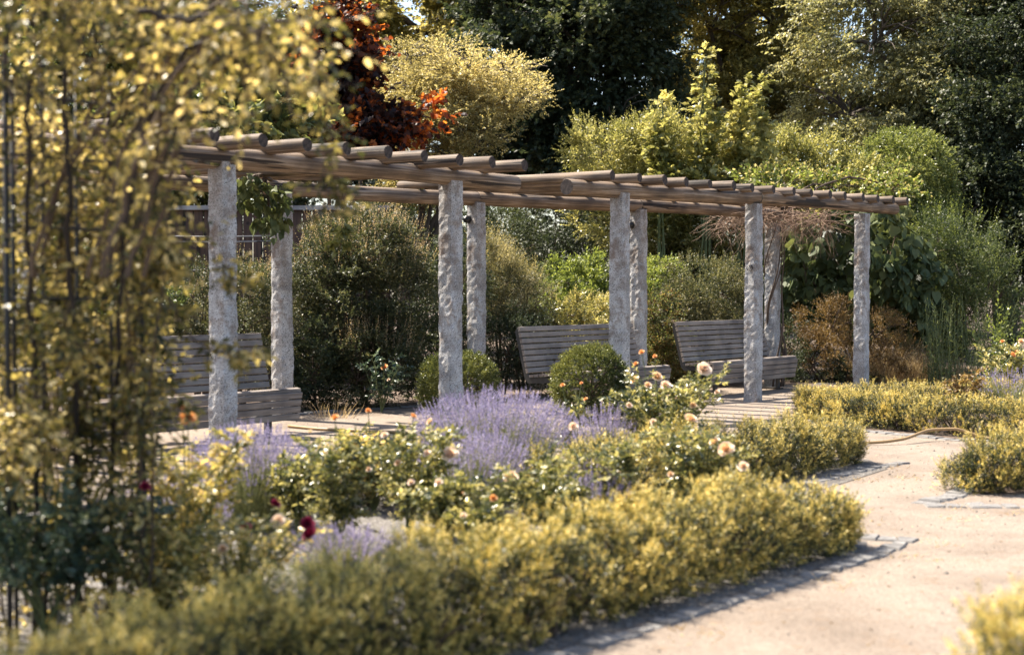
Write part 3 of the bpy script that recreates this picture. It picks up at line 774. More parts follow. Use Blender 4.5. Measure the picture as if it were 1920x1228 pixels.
tree('ash_tree', 'green tree at upper left of centre with patches of sky showing through', [
    pxb(700, 30, 33, 80, 70, 1.3), pxb(830, 40, 33.5, 70, 55, 1.2), pxb(620, 90, 32.5, 90, 90, 1.3), pxb(880, -30, 34, 120, 60, 1.6), pxb(900, 110, 33, 70, 60, 1.1), pxb(790, 150, 34, 100, 60, 1.2)],
    (W(760, 0, 33.5)[0], 33.5), 7500, .42, 7, .12, 'olive', 405, .22, tpl='maple', Wr=.8, gap=(1.6, -.1))
tree('walnut_tree', 'broad tree behind the climbing rose at the upper left', [
    pxb(120, 100, 24, 220, 170, 1.8), pxb(350, 60, 25, 180, 150, 1.7), pxb(260, 300, 23, 220, 120, 1.5), pxb(-60, 300, 22, 160, 180, 1.5), pxb(500, 200, 26, 110, 130, 1.4)],
    (W(250, 0, 24.5)[0], 24.5), 17000, .28, 7, .11, 'green', 406, .25, gap=(1.6, -.35))
tree('golden_tree', 'pale golden small tree with layered sprays above the pergola', [
    pxb(770, 110, 24, 62, 30, .7), pxb(830, 105, 24, 60, 26, .7), pxb(870, 150, 23.6, 100, 34, .8), pxb(790, 165, 23.8, 80, 34, .8), pxb(945, 135, 24, 62, 20, .6), pxb(985, 180, 23.7, 44, 18, .4),
    pxb(930, 200, 23.6, 80, 26, .6), pxb(820, 225, 23.5, 110, 36, .8), pxb(900, 255, 23.4, 70, 28, .6), pxb(840, 290, 23.4, 80, 30, .6), pxb(740, 200, 24.2, 46, 50, .5), pxb(750, 290, 23.8, 60, 50, .6), pxb(800, 350, 23.6, 80, 40, .6)],
    (W(760, 0, 24)[0], 24), 11500, .2, 9, .046, 'gold', 407, .09, tpl='rhomb', hor=.45, up=.25, droop=.05, flat=.5, gap=(5.5, -.12), amp=.2, cs=2.5, shell=.9, limbs=8, cluster=7, csize=.10, lump=.28)
tree('copper_maple', 'dark copper maple with glowing orange leaves left of the golden tree', [
    pxb(645, 60, 22, 24, 70, .35), pxb(655, 170, 21.8, 32, 60, .4), pxb(705, 242, 21.5, 52, 28, .35), pxb(780, 222, 21.4, 34, 16, .25), pxb(600, 130, 22, 40, 100, .5), pxb(620, 245, 21.8, 50, 36, .4), pxb(655, 110, 22, 30, 50, .4)],
    (W(600, 0, 22)[0], 22), 2300, .3, 6, .115, 'copper', 408, .08, tpl='maple', Wr=1.0, flat=.5, amp=.35, cs=2.5, gap=(4, -.1), cluster=8, csize=.12)

# ------------------------------------------------------------------ shrubs behind the pergola
def up_shoots(mat_i, frac, ln, k, L, tpl='rhomb', Wr=.35, zsel=.55):
    """long upright shoots out of the upper crown"""
    def f(r, p, d, tls, o):
        sel = (o[:, 2] > 1 - zsel * 1.2) & (r.uniform(size=len(p)) < frac)
        q = p[sel]; dd = unit(o[sel] * .35 + np.array([0, 0, 1.0]) + r.normal(size=q.shape) * .18)
        return [twig_leaves(r, q, dd, ln * r.uniform(.5, 1.3, len(q)), k, L, Wr, 45, .0, tpl, mat_i, rb=np.full(len(q), .6), flat=.3, whorl=True, tipscale=.5)]
    return f
SB = 'shrubs behind the pergola'
plant('privet_shrub', 'largest dark shrub with pale pinkish tips, right of the first back pillar', 'shrub', [
    pxb(672, 560, 17.0, 105, 150, .75), pxb(690, 470, 17.1, 85, 75, .6), pxb(620, 520, 17.2, 70, 100, .6), pxb(745, 580, 17.1, 62, 130, .6), pxb(670, 690, 16.6, 110, 80, .5)],
    11000, .12, 8, .038, ['tipdark', 'pink'], 501, up=.5, lump=.16, extra=up_shoots(1, .30, .28, 16, .024), group=SB, stems=30, rb=(.32, .22), flat=.35)
plant('privet_shrub', 'bushy shrub with pale tips left of the first back pillar', 'shrub', [
    pxb(460, 590, 16.2, 80, 110, .6), pxb(380, 600, 16.4, 75, 90, .6), pxb(520, 600, 16.8, 60, 130, .6)],
    6500, .12, 8, .034, ['tipdark', 'pink'], 502, up=.45, extra=up_shoots(1, .2, .2, 12, .022), group=SB, rb=(.4, .25))
plant('laurel_shrub', 'dark shrub behind the climbing rose at the far left', 'shrub', [
    pxb(220, 600, 16.0, 130, 120, .7), pxb(60, 560, 15.5, 120, 150, .7), pxb(-80, 560, 15, 100, 160, .7)],
    5500, .14, 7, .06, ['green'], 503, group=SB)
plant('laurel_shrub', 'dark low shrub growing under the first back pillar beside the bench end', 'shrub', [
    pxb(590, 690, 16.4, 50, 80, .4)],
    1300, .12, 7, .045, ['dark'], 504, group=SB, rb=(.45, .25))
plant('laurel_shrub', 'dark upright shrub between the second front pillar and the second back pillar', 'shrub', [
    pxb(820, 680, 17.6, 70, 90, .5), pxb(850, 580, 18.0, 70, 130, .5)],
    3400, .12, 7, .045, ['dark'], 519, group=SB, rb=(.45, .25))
plant('bamboo_shrub', 'feathery golden-green shrub right of the second back pillar', 'shrub', [
    pxb(935, 560, 18.6, 60, 80, .5), pxb(985, 570, 18.9, 42, 75, .4), pxb(915, 520, 18.8, 40, 60, .4)],
    4200, .20, 9, .048, ['tipdark', 'gold'], 505, up=.8, Wr=.2, extra=up_shoots(1, .3, .3, 14, .05, Wr=.16), group=SB, rb=(.6, .3), flat=.3)
plant('yew_shrub', 'dark rounded shrub below the feathery shrub beside the middle bench', 'shrub', [
    pxb(950, 650, 18.0, 68, 75, .5), pxb(1000, 660, 18.6, 50, 70, .4)],
    4500, .1, 8, .028, ['dark'], 506, group=SB, rb=(.45, .25))
plant('weigela_shrub', 'bright green leafy shrub behind the middle bench', 'shrub', [
    pxb(1075, 540, 20.4, 72, 50, .6), pxb(1110, 570, 20.2, 50, 50, .5), pxb(1040, 590, 20, 50, 50, .5), pxb(1085, 640, 20, 80, 60, .5)],
    3600, .16, 7, .065, ['fresh'], 507, group=SB, tpl='oval', rb=(.6, .25))
plant('rose_shrub', 'rose shrub with pale glinting leaves above the middle bench backrest', 'shrub', [
    pxb(1095, 590, 18.6, 50, 36, .35), pxb(1045, 605, 18.4, 40, 30, .3), pxb(1080, 650, 18.4, 70, 60, .35)],
    2300, .14, 6, .05, ['rose'], 508, group=SB, tpl='oval', rb=(.7, .3))
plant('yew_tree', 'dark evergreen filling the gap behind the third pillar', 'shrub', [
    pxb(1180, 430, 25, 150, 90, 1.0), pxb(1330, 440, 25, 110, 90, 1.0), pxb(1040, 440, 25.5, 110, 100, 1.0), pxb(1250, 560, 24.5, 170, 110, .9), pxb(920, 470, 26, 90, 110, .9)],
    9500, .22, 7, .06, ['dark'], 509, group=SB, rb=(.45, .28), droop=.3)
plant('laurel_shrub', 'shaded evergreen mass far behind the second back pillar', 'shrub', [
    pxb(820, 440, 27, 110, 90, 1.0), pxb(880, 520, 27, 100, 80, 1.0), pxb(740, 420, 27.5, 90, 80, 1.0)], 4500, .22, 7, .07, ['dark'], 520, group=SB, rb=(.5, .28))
plant('grey_shrub', 'grey-green rounded shrub with silvery tips behind the farthest bench', 'shrub', [
    pxb(1318, 560, 20.9, 78, 70, .7), pxb(1360, 590, 21, 50, 80, .6), pxb(1270, 580, 20.9, 48, 60, .5), pxb(1320, 660, 20.7, 95, 70, .6)],
    8500, .11, 8, .032, ['tipdark', 'silver'], 510, up=.5, extra=up_shoots(1, .25, .16, 10, .026), group=SB, rb=(.36, .25))
plant('weigela_shrub', 'bright green shrub peeping out right of the third back pillar', 'shrub', [
    pxb(1235, 530, 21.5, 38, 42, .4), pxb(1215, 590, 21.3, 40, 60, .4)], 1500, .16, 7, .06, ['fresh'], 511, group=SB, tpl='oval', rb=(.5, .25))
plant('rose_shrub', 'reddish-tinged rose shrub between the middle and farthest benches', 'shrub', [
    pxb(1240, 620, 19.4, 38, 65, .4), pxb(1225, 680, 19.2, 45, 45, .35), pxb(1262, 670, 19.5, 30, 50, .3)], 1800, .13, 6, .04, ['bronze', 'green'], 512, group=SB, rb=(.4, .4),
    extra=lambda r, p, d, t, o: [twig_leaves(r, p, d, t * 1.1, 6, .045, .5, 60, .1, 'oval', 1, rb=np.full(len(p), .55))])
plant('elder_shrub', 'tall sunlit privet thicket rising above the pergola roof on the right', 'shrub', [
    pxb(1130, 290, 24, 66, 50, .7), pxb(1220, 290, 24.3, 80, 60, .8), pxb(1320, 300, 24, 90, 70, .8), pxb(1420, 310, 24.2, 90, 60, .8), pxb(1510, 320, 24.4, 70, 60, .7), pxb(1590, 350, 24.2, 60, 50, .6),
    pxb(1200, 400, 24, 110, 80, .8), pxb(1400, 410, 24, 150, 80, .8)],
    15000, .2, 8, .06, ['lime', 'lime'], 513, up=.5, extra=up_shoots(1, .20, .34, 16, .05), group=SB, rb=(.62, .3), Wr=.5, lump=.25)
def sapling(px, ytop, ybase, d, wpx, label, seed):
    bl = []
    k = 6
    for i in range(k):
        t = i / (k - 1); y = ybase + (ytop - ybase) * t
        bl.append(pxb(px + rng_(seed + i).normal(0, 4), y, d, wpx * .85 * (1 - .85 * t) + 3, abs(ybase - ytop) / k * .7, .4 * (1 - .85 * t) + .03))
    plant('maple_sapling', label, 'tree', bl, 330, .14, 5, .095, ['lime'], seed, tpl='maple', Wr=1.0, up=.2, flat=.7, droop=.15, rb=(.72, .2), stems=8, cluster=2, csize=.03, shell=.9, group='maple saplings', stem_mat='gstem', base=np.array([*W(px, 0, d)[:2], 0]), lump=.2)
sapling(1325, 118, 340, 23.2, 62, 'tallest pale-green maple sapling spiking above the pergola', 521)
sapling(1425, 160, 340, 23.0, 36, 'narrow pale-green maple sapling right of the tallest one', 522)
sapling(1240, 195, 330, 23.3, 30, 'small maple sapling left of the tallest one', 523)
sapling(1385, 165, 330, 23.4, 28, 'maple sapling close beside the tallest one on its right', 524)
plant('round_shrub', 'dense round green shrub like a dome above the pergola end', 'shrub', [
    pxb(1690, 340, 24.5, 92, 95, .9), pxb(1720, 400, 24.3, 75, 90, .8), pxb(1640, 390, 24.6, 60, 80, .7), pxb(1700, 500, 24, 90, 110, .8)],
    9500, .14, 8, .05, ['green', 'fresh'], 514, cluster=5, csize=.05, rj=.02, up=.2, droop=.3, lump=.05, group=SB, rb=(.7, .25), shell=.35,
    extra=lambda r, p, d, t, o: [twig_leaves(r, p[o[:, 2] > .2], d[o[:, 2] > .2], t[o[:, 2] > .2], 5, .05, .4, 55, .3, 'rhomb', 1, rb=np.full((o[:, 2] > .2).sum(), .45))])
plant('forsythia_shrub', 'arching sunlit shrub right of the pergola end', 'shrub', [
    pxb(1800, 500, 22.4, 80, 90, .8), pxb(1750, 460, 22.2, 55, 60, .5), pxb(1850, 590, 22, 60, 90, .6), pxb(1790, 610, 22, 80, 80, .6)],
    6500, .18, 9, .048, ['green', 'fresh'], 515, up=.5, Wr=.3, extra=up_shoots(1, .12, .45, 16, .05, Wr=.26), group=SB, rb=(.42, .3))
plant('bronze_shrub', 'bronze-brown shrub around the last pillar', 'shrub', [
    pxb(1560, 610, 21.2, 62, 50, .5), pxb(1640, 620, 20.9, 60, 45, .4), pxb(1600, 670, 20.9, 85, 45, .45), pxb(1530, 650, 21.2, 40, 40, .35), pxb(1685, 665, 20.9, 34, 32, .3)],
    4000, .1, 9, .024, ['bronze'], 516, up=.4, group=SB, rb=(.5, .35), lump=.3, gap=(5, -.3), whorl=True)
plant('dark_groundcover_shrub', 'low dark shrub beside the right end of the farthest bench', 'shrub', [
    pxb(1520, 690, 21.2, 60, 40, .4), pxb(1600, 710, 21.0, 60, 25, .3), pxb(1480, 650, 21.8, 40, 60, .4)],
    2600, .1, 7, .035, ['dark'], 517, group=SB)
def vine_extra(r, p, d, t, o): return []
plant('pipe_vine', 'curtain of large heart-shaped leaves hanging behind the last pillar', 'vine', [
    pxb(1510, 510, 22.3, 50, 75, .35), pxb(1570, 480, 22.6, 60, 90, .4), pxb(1560, 570, 22.2, 70, 50, .3), pxb(1665, 470, 21.7, 48, 70, .4), pxb(1690, 540, 21.8, 60, 70, .35), pxb(1720, 600, 21.9, 50, 60, .3), pxb(1640, 560, 22.1, 50, 60, .3)],
    620, .2, 3, .17, ['vine'], 518, cluster=3, tpl='heart', Wr=.95, up=-.3, droop=.9, flat=.0, rnd=.3, group=SB, rb=(.5, .3), shell=.3, tipscale=.8,
    extra=lambda r, p, d, t, o: [dict(pos=p + r.normal(0, .1, p.shape), dir=np.tile([0, 0, -1.0], (len(p), 1)) + r.normal(0, .35, p.shape), nrm=np.tile([.5, -1.0, .6], (len(p), 1)) + r.normal(0, .3, p.shape),
                                      L=r.uniform(.12, .2, len(p)), W=r.uniform(.12, .19, len(p)), tpl='heart', mi=0, rnd=r.uniform(.2, .8, len(p)))])
# dark tall weeds and pale small tree at right
def weeds(name, label, cat, px0, px1, ybase, ytop, d, n, mat, seed, L=.06, k=26, Wr=.16, lean=.12, group=None, ang=55, stem='gstem'):
    r = rng_(seed); x0 = W(px0, 0, d)[0]; x1 = W(px1, 0, d)[0]; zt = W(0, ytop, d)[2]
    base = np.array([(x0 + x1) / 2, d, 0.0]); root = empty(name, base, label, cat, group)
    p = np.stack([r.uniform(x0, x1, n), d + r.uniform(-.35, .35, n), np.zeros(n)], 1)
    dd = unit(np.array([0, 0, 1.0]) + r.normal(size=(n, 3)) * lean); h = zt * r.uniform(.6, 1.05, n)
    leaf_mesh('foliage', [twig_leaves(r, p, dd, h, k, L, Wr, ang, .1, 'rhomb', 0, t0=.1, flat=.4, whorl=True, tipscale=.6, rb=np.full(n, .5))], [M[mat]], root, base)
    mb = MB()
    for i in range(n): mb.tube([p[i], p[i] + dd[i] * h[i] * .5, p[i] + dd[i] * h[i]], [.006, .004, .002], 4, cap=False)
    mb.build('stem', M[stem], root, base)
weeds('goldenrod', 'tall dark green weeds standing right of the dry grass', 'plant', 1735, 1850, 700, 555, 20.6, 60, 'green', 531, L=.085, k=34)
weeds('young_shrub', 'airy yellow-leaved young shrub at the far right', 'plant', 1850, 1925, 700, 530, 20.0, 16, 'fresh', 532, L=.09, k=30, Wr=.5, lean=.2)
def grass_tuft(label, cx, cy, rad, h, n, seed, mat='straw', wd=.005):
    r = rng_(seed); a = r.uniform(0, 6.28, n); q = rad * np.sqrt(r.uniform(0, 1, n))
    p = np.stack([cx + np.cos(a) * q, cy + np.sin(a) * q * .6, np.zeros(n)], 1)
    d = unit(np.array([0, 0, 1.0]) + np.stack([np.cos(a), np.sin(a), np.zeros(n)], 1) * .35 + r.normal(size=(n, 3)) * .3)
    o = leaf_mesh('dry_grass_tuft', [dict(pos=p, dir=d, nrm=r.normal(size=(n, 3)), L=h * r.uniform(.5, 1.2, n), W=np.full(n, wd), tpl='blade', mi=0, rnd=r.uniform(0, 1, n))], [M[mat]], None, (cx, cy, 0))
    return tag(o, label, 'grass', 'dry grass tufts')
g = G(1690, 722); grass_tuft('tall dry straw-coloured grass right of the last pillar', g[0], g[1] + .6, .5, .55, 1500, 541)
g = G(1740, 720); grass_tuft('sparse dry grass beneath the tall dark weeds', g[0] + .3, g[1] + .4, .4, .35, 700, 542)
g = G(625, 785); grass_tuft('small dry grass tuft by the hose next to the bench', g[0], g[1], .22, .2, 70, 543, wd=.004)

# dead twig tangle and twisted stems on the far back post
r = rng_(61)
tc0 = np.array([Bk[4][0], Bk[4][1], 2.15])
vroot = empty('dead_vine', (Bk[4][0], Bk[4][1], 0), 'tangle of bare brown vine twigs under the roof at the far back post', 'vine')
mb = MB()
for i in range(420):
    c = W(r.uniform(1345, 1560), 0, 20.1)
    a = np.array([c[0], 20.1 + r.normal(0, .3), 2.28 + r.normal(0, .06)])
    L = r.uniform(.25, .6); dd = unit(np.array([r.normal(0, .7), r.normal(0, .5), -.35 + r.normal(0, .35)]))
    pts = a + dd * np.linspace(0, L, 6)[:, None] + np.cumsum(r.normal(0, .022, (6, 3)), axis=0)
    mb.tube(pts, np.linspace(.004, .0015, 6), 4, cap=False)
mb.build('twig_tangle', M['twig'], vroot, (Bk[4][0], Bk[4][1], 0))
mb = MB()
for i in range(7):
    z = np.linspace(0, 2.2, 26); ph = r.uniform(0, 6.28); w_ = r.uniform(1.2, 2.6)
    rad = .12 + .03 * np.sin(z * 5 + ph)
    mb.tube(np.stack([Bk[4][0] + .03 + rad * np.cos(w_ * z + ph), Bk[4][1] - .02 + rad * np.sin(w_ * z + ph), z], 1), np.linspace(.017, .008, 26), 6)
mb.build('vine_stem', M['stem'], vroot, (Bk[4][0], Bk[4][1], 0))
plant('grape_vine', 'sunlit vine leaves climbing over the far end of the pergola roof', 'vine', [
    pxb(1470, 345, 21.2, 90, 18, .4), pxb(1560, 352, 21.3, 70, 18, .35), pxb(1540, 400, 20.6, 40, 14, .25), pxb(1670, 352, 21.5, 30, 22, .3)],
    420, .18, 6, .065, ['fresh', 'gold'], 551, cluster=4, csize=.09, lump=.5, tpl='maple', Wr=.95, up=.4, droop=.1, zmin=1.5, base=np.array([Bk[4][0] + .15, Bk[4][1] + .1, 2.4]), stems=10,
    extra=lambda r, p, d, t, o: [twig_leaves(r, p, d, t * 1.2, 3, .06, .9, 55, .1, 'maple', 1)])
plant('kiwi_vine', 'large-leaved vine lying over the left end of the pergola roof', 'vine', [
    pxb(400, 232, 12.6, 90, 22, .35), pxb(500, 226, 13.6, 70, 26, .35), pxb(560, 235, 14.2, 50, 20, .3), pxb(470, 190, 13.8, 80, 30, .4), pxb(300, 225, 12.2, 90, 30, .4)],
    620, .16, 5, .095, ['vine', 'lime'], 552, cluster=2, tpl='heart', Wr=.9, up=.2, droop=.15, flat=.6, zmin=2.3, base=W(450, 262, 13.2), stems=14, rb=(.6, .3),
    extra=lambda r, p, d, t, o: [twig_leaves(r, p, d, t * 1.2, 4, .09, .9, 55, .1, 'heart', 1)])
plant('kiwi_vine', 'dark vine leaves hanging under the beam between the nearest pillar and the first back pillar', 'vine', [
    pxb(490, 355, 14.2, 36, 30, .25), pxb(505, 395, 14.3, 24, 22, .2), pxb(455, 345, 14.0, 22, 24, .2)],
    64, .14, 5, .105, ['vine'], 553, cluster=1, tpl='heart', Wr=.9, up=-.3, droop=.5, flat=.3, zmin=1.5, base=W(500, 338, 14.5), stems=8)
plant('kiwi_vine', 'thin vine spray dangling from the beam in front of the pale-tipped shrub', 'vine', [
    pxb(640, 345, 13.2, 12, 18, .08), pxb(645, 400, 13.2, 10, 32, .07), pxb(640, 450, 13.2, 12, 28, .07)],
    26, .08, 4, .075, ['lime'], 554, cluster=3, tpl='heart', Wr=.85, up=-.6, droop=.4, flat=.3, zmin=1.4, base=np.array([-1.5, 13.2, 2.4]), stems=4, stem_r=.003)

# ------------------------------------------------------------------ wooden fence at left
froot = empty('wooden_fence', (W(480, 0, 20.5)[0], 20.5, 0), 'brown board fence with grey top rail behind the nearest pillars', 'fence')
mb = MB(); x = W(60, 0, 20.5)[0]; r = rng_(9)
while x < W(730, 0, 20.5)[0]:
    mb.box((x, 20.5 + r.normal(0, .004), 1.2), (.125, .022, 2.4 + r.normal(0, .01))); x += .135
mb.build('board_panel', M['board'], froot, (W(480, 0, 20.5)[0], 20.5, 0))
mb = MB(); mb.box(((W(60, 0, 20.5)[0] + W(730, 0, 20.5)[0]) / 2, 20.47, 2.43), (W(730, 0, 20.5)[0] - W(60, 0, 20.5)[0], .10, .06))
mb.build('top_rail', M['cap'], froot, (W(480, 0, 20.5)[0], 20.5, 0))
# wire support in front of the fence
troot = empty('wire_trellis', (W(400, 0, 18)[0], 18, 0), 'thin pale horizontal rails on posts in front of the brown fence', 'trellis')
for k, yy in enumerate((442, 452, 500)):
    m2 = MB(); a, b = W(260, yy + (8 if k == 2 else 0), 17.6), W(545, yy, 18.2); m2.tube([a, (a + b) / 2 - [0, 0, .015], b], [.009] * 3, 6)
    m2.build('rail', M['cap'], troot, (W(400, 0, 18)[0], 18, 0))
for px in (368, 383, 265, 545):
    m2 = MB(); c = W(px, 0, 18.0); m2.box((c[0], 18.05, .95), (.07, .07, 1.9)); m2.build('post', M['board'], troot, (W(400, 0, 18)[0], 18, 0))

# ------------------------------------------------------------------ roses, lavender
def bloom_set(r, c, axis, R, mi=0, n=26, open_=1.0):
    """petals in a spiral: a cupped rose bloom"""
    axis = unit(np.array(axis, float)); ref = unit(np.cross(axis, [.3, .8, .5])); v = np.cross(axis, ref)
    t = np.arange(n) / n; az = np.arange(n) * 2.4
    tilt = np.radians(12 + 68 * t * open_)
    rad = unit(ref[None] * np.cos(az)[:, None] + v[None] * np.sin(az)[:, None])
    d = axis[None] * np.cos(tilt)[:, None] + rad * np.sin(tilt)[:, None]
    nr = axis[None] * np.sin(tilt)[:, None] - rad * np.cos(tilt)[:, None]
    pos = np.array(c) + rad * (R * .12 * t)[:, None] - axis * R * .25
    L = R * (.75 + .35 * t)
    return dict(pos=pos, dir=d + r.normal(0, .08, d.shape), nrm=nr, L=L, W=L * 1.15, tpl='petal', mi=mi, rnd=.15 + .7 * t + r.normal(0, .1, n))
pv = []
for u, s, w_ in [(0, .10, 0), (.35, .42, .02), (.7, .50, .10), (.95, .30, .10)]:
    pv.append((u, s, w_)); pv.append((u, 0, w_ - .10)); pv.append((u, -s, w_))
TPL['petal'] = (np.array(pv, float), [(a, b, c, d_) for k in range(3) for a, b, c, d_ in ((3 * k, 3 * k + 1, 3 * k + 4, 3 * k + 3), (3 * k + 1, 3 * k + 2, 3 * k + 5, 3 * k + 4))])
RG = 'rose bushes in the garden bed'
def rose_bush(px, d, rad, ztop, label, seed, blooms=(), mat='rose', n=60, leaf=.037, k=11, zlow=.28, group=RG, canes=9, rb=.5, buds=0, budmat='peach'):
    """canes from the ground, side shoots with glossy leaflets, blooms as parts; blooms: (px, py, dist, R, mat)"""
    r = rng_(seed); x = (px - 960) * d / FPX; base = np.array([x, d, 0.0])
    root = empty('rose_bush', base, label, 'rose bush', group)
    mb = MB(); P, Dv, T = [], [], []
    for i in range(canes):
        a = i * 2.4 + r.normal(0, .3); q = rad * r.uniform(.3, 1.0)
        tip = base + np.array([math.cos(a) * q, math.sin(a) * q, ztop * r.uniform(.75, 1.0)])
        t = np.linspace(0, 1, 8)[:, None]; pts = base + (tip - base) * np.concatenate([t ** 1.4, t ** 1.4, t], 1)
        pts[1:-1] += r.normal(0, .012, (6, 3))
        mb.tube(pts, np.linspace(.007, .0028, 8), 6, cap=False)
        m = n // canes
        for j in range(m):
            tt = r.uniform(zlow, 1) ; s = np.array([np.interp(tt, t[:, 0], pts[:, c]) for c in range(3)])
            dr = unit(np.array([r.normal(), r.normal(), r.uniform(-.1, .9)]))
            L = r.uniform(.07, .17) * (1.2 - .4 * tt)
            P.append(s); Dv.append(dr); T.append(L); mb.tube([s, s + dr * L * .95], [.0022, .0012], 4, cap=False)
    P, Dv, T = np.array(P), np.array(Dv), np.array(T)
    leaf_mesh('foliage', [twig_leaves(r, P, Dv, T, k, leaf, .62, 65, .12, 'oval', 0, t0=.2, rb=rb + r.normal(0, .2, len(P)), flat=.55, tipscale=.8)], [M[mat]], root, base)
    for (bx, by, bd, R, m_) in blooms:
        c = W(bx, by, bd)
        ax = unit(np.array([r.normal(0, .35), -.75 + r.normal(0, .2), .7]))
        o = leaf_mesh('bloom', [bloom_set(r, c, ax, R * .86)], [M[m_]], root, base)
        s = base + (c - base) * .45; s[2] = c[2] * .5
        mb.tube([s, (s + c) / 2 + np.array([0, .01, .02]), c - ax * R * .3], [.004, .003, .0025], 5, cap=False)
    for i in range(buds):
        c = P[r.integers(len(P))] + np.array([0, 0, .10]); c[2] = min(ztop * 1.02, c[2] + .05)
        leaf_mesh('bud', [bloom_set(r, c, (r.normal(0, .2), r.normal(0, .2), 1), .018, n=9, open_=.25)], [M[budmat]], root, base)
    mb.build('stem', M['gstem'], root, base)
    return root
rose_bush(630, 7.4, .22, .60, 'leafy rose bush with bare lower canes left of the lavender, behind the red roses', 601, [(627, 783, 7.4, .022, 'orange')], n=210, k=9, buds=2)
rose_bush(765, 7.9, .27, .60, 'rose bush with white-glinting leaves directly in front of the large lavender', 602,
          [(843, 852, 7.8, .05, 'blush'), (775, 780, 7.9, .02, 'orange'), (862, 930, 7.6, .042, 'peach'), (805, 790, 7.9, .022, 'peach'), (745, 868, 7.7, .022, 'peach'), (720, 815, 7.7, .022, 'blush'), (800, 850, 7.7, .024, 'blush'), (770, 905, 7.6, .022, 'blush'), (690, 880, 7.7, .02, 'blush')], n=300, k=9)
rose_bush(1030, 7.45, .25, .47, 'rose bush with one pale peach bloom at the centre, right of the lavender', 603, [(957, 895, 7.4, .042, 'peach'), (895, 955, 7.3, .022, 'blush')], n=260, k=9)
rose_bush(1075, 10.7, .12, .62, 'small slender rose with orange buds in front of the box ball', 604, [(1055, 722, 10.7, .02, 'orange'), (1098, 748, 10.7, .018, 'orange'), (1090, 718, 10.7, .014, 'orange')], n=60, canes=5)
rose_bush(1240, 10.3, .44, .76, 'tall peach rose bush below the third pillar with many pale blooms', 605,
          [(1320, 692, 10.1, .060, 'blush'), (1190, 712, 10.2, .04, 'peach'), (1232, 706, 10.3, .045, 'peach'), (1270, 742, 10.0, .03, 'blush'), (1180, 760, 10.0, .026, 'blush'), (1300, 760, 10.0, .028, 'peach'), (1345, 735, 10.2, .022, 'blush'), (1225, 790, 9.9, .024, 'blush'), (1248, 722, 10.2, .042, 'blush'), (1215, 722, 10.1, .03, 'peach'), (1203, 660, 10.3, .022, 'orange'), (1228, 668, 10.3, .018, 'orange'), (1192, 682, 10.3, .02, 'orange')],
          n=760, k=9, canes=22, leaf=.038, zlow=.1)
rose_bush(1310, 8.3, .30, .56, 'rose bush with two peach blooms between the middle hedge and the foreground hedge', 606,
          [(1295, 785, 8.6, .045, 'peach'), (1340, 828, 8.2, .034, 'peach'), (1362, 842, 8.1, .05, 'peach'), (1240, 820, 8.3, .02, 'blush'), (1395, 875, 8.0, .034, 'blush'), (1258, 890, 8.0, .02, 'peach')], n=340, k=9, canes=14)
rose_bush(350, 6.4, .30, .72, 'yellowing rose bush with an orange bloom just right of the iron arch', 607, [(351, 783, 6.3, .042, 'orange'), (340, 762, 6.35, .022, 'orange')], mat='rosey', n=330, k=9, canes=14, leaf=.034, zlow=.1, rb=.55)
rose_bush(440, 5.9, .34, .42, 'low yellowing rose with crimson and cream blooms behind the foreground hedge', 608,
          [(575, 982, 5.9, .032, 'red'), (578, 1002, 5.85, .036, 'red'), (459, 988, 5.8, .024, 'red'), (515, 945, 6.0, .026, 'red'), (520, 978, 5.9, .034, 'blush'), (415, 1030, 5.7, .025, 'peach')], mat='rosey', n=260, k=9, canes=12, leaf=.032, zlow=.1, rb=.5)
rose_bush(290, 5.6, .30, .45, 'rose bush full of yellow leaves at the foot of the iron arch', 609, mat='rosey', n=200, k=9, canes=12, leaf=.032, zlow=.1, rb=.5)
rose_bush(905, 7.1, .18, .30, 'low rose with cream buds just behind the foreground hedge at centre', 610, [(868, 968, 7.0, .02, 'blush'), (925, 935, 7.1, .022, 'orange')], n=130)
rose_bush(715, 15.9, .30, .62, 'blue-leaved rose with one orange-pink bloom in front of the dark pale-tipped shrub', 611, [(720, 688, 15.8, .045, 'orange'), (728, 712, 15.8, .02, 'blush')], mat='bluegreen', n=70, leaf=.05)
rose_bush(1812, 15.0, .28, .52, 'orange-leaved rose rising out of the far right hedge', 612, [(1900, 665, 15.4, .04, 'orange')], mat='bronze', n=90, leaf=.045)
rose_bush(1890, 16.6, .5, .80, 'sunlit rose bush with orange blooms at the right frame edge', 613, [(1903, 660, 16.4, .045, 'orange'), (1880, 640, 16.5, .03, 'orange'), (1915, 640, 16.4, .04, 'peach')], mat='rose', n=260, leaf=.045, rb=.6)
rose_bush(90, 5.5, .42, .62, 'blue-green rose bush at the foot of the iron arch in the left corner', 614, [(28, 905, 5.4, .024, 'red'), (270, 912, 5.4, .022, 'red')], mat='bluegreen', n=420, k=8, canes=16, leaf=.04, zlow=.45)

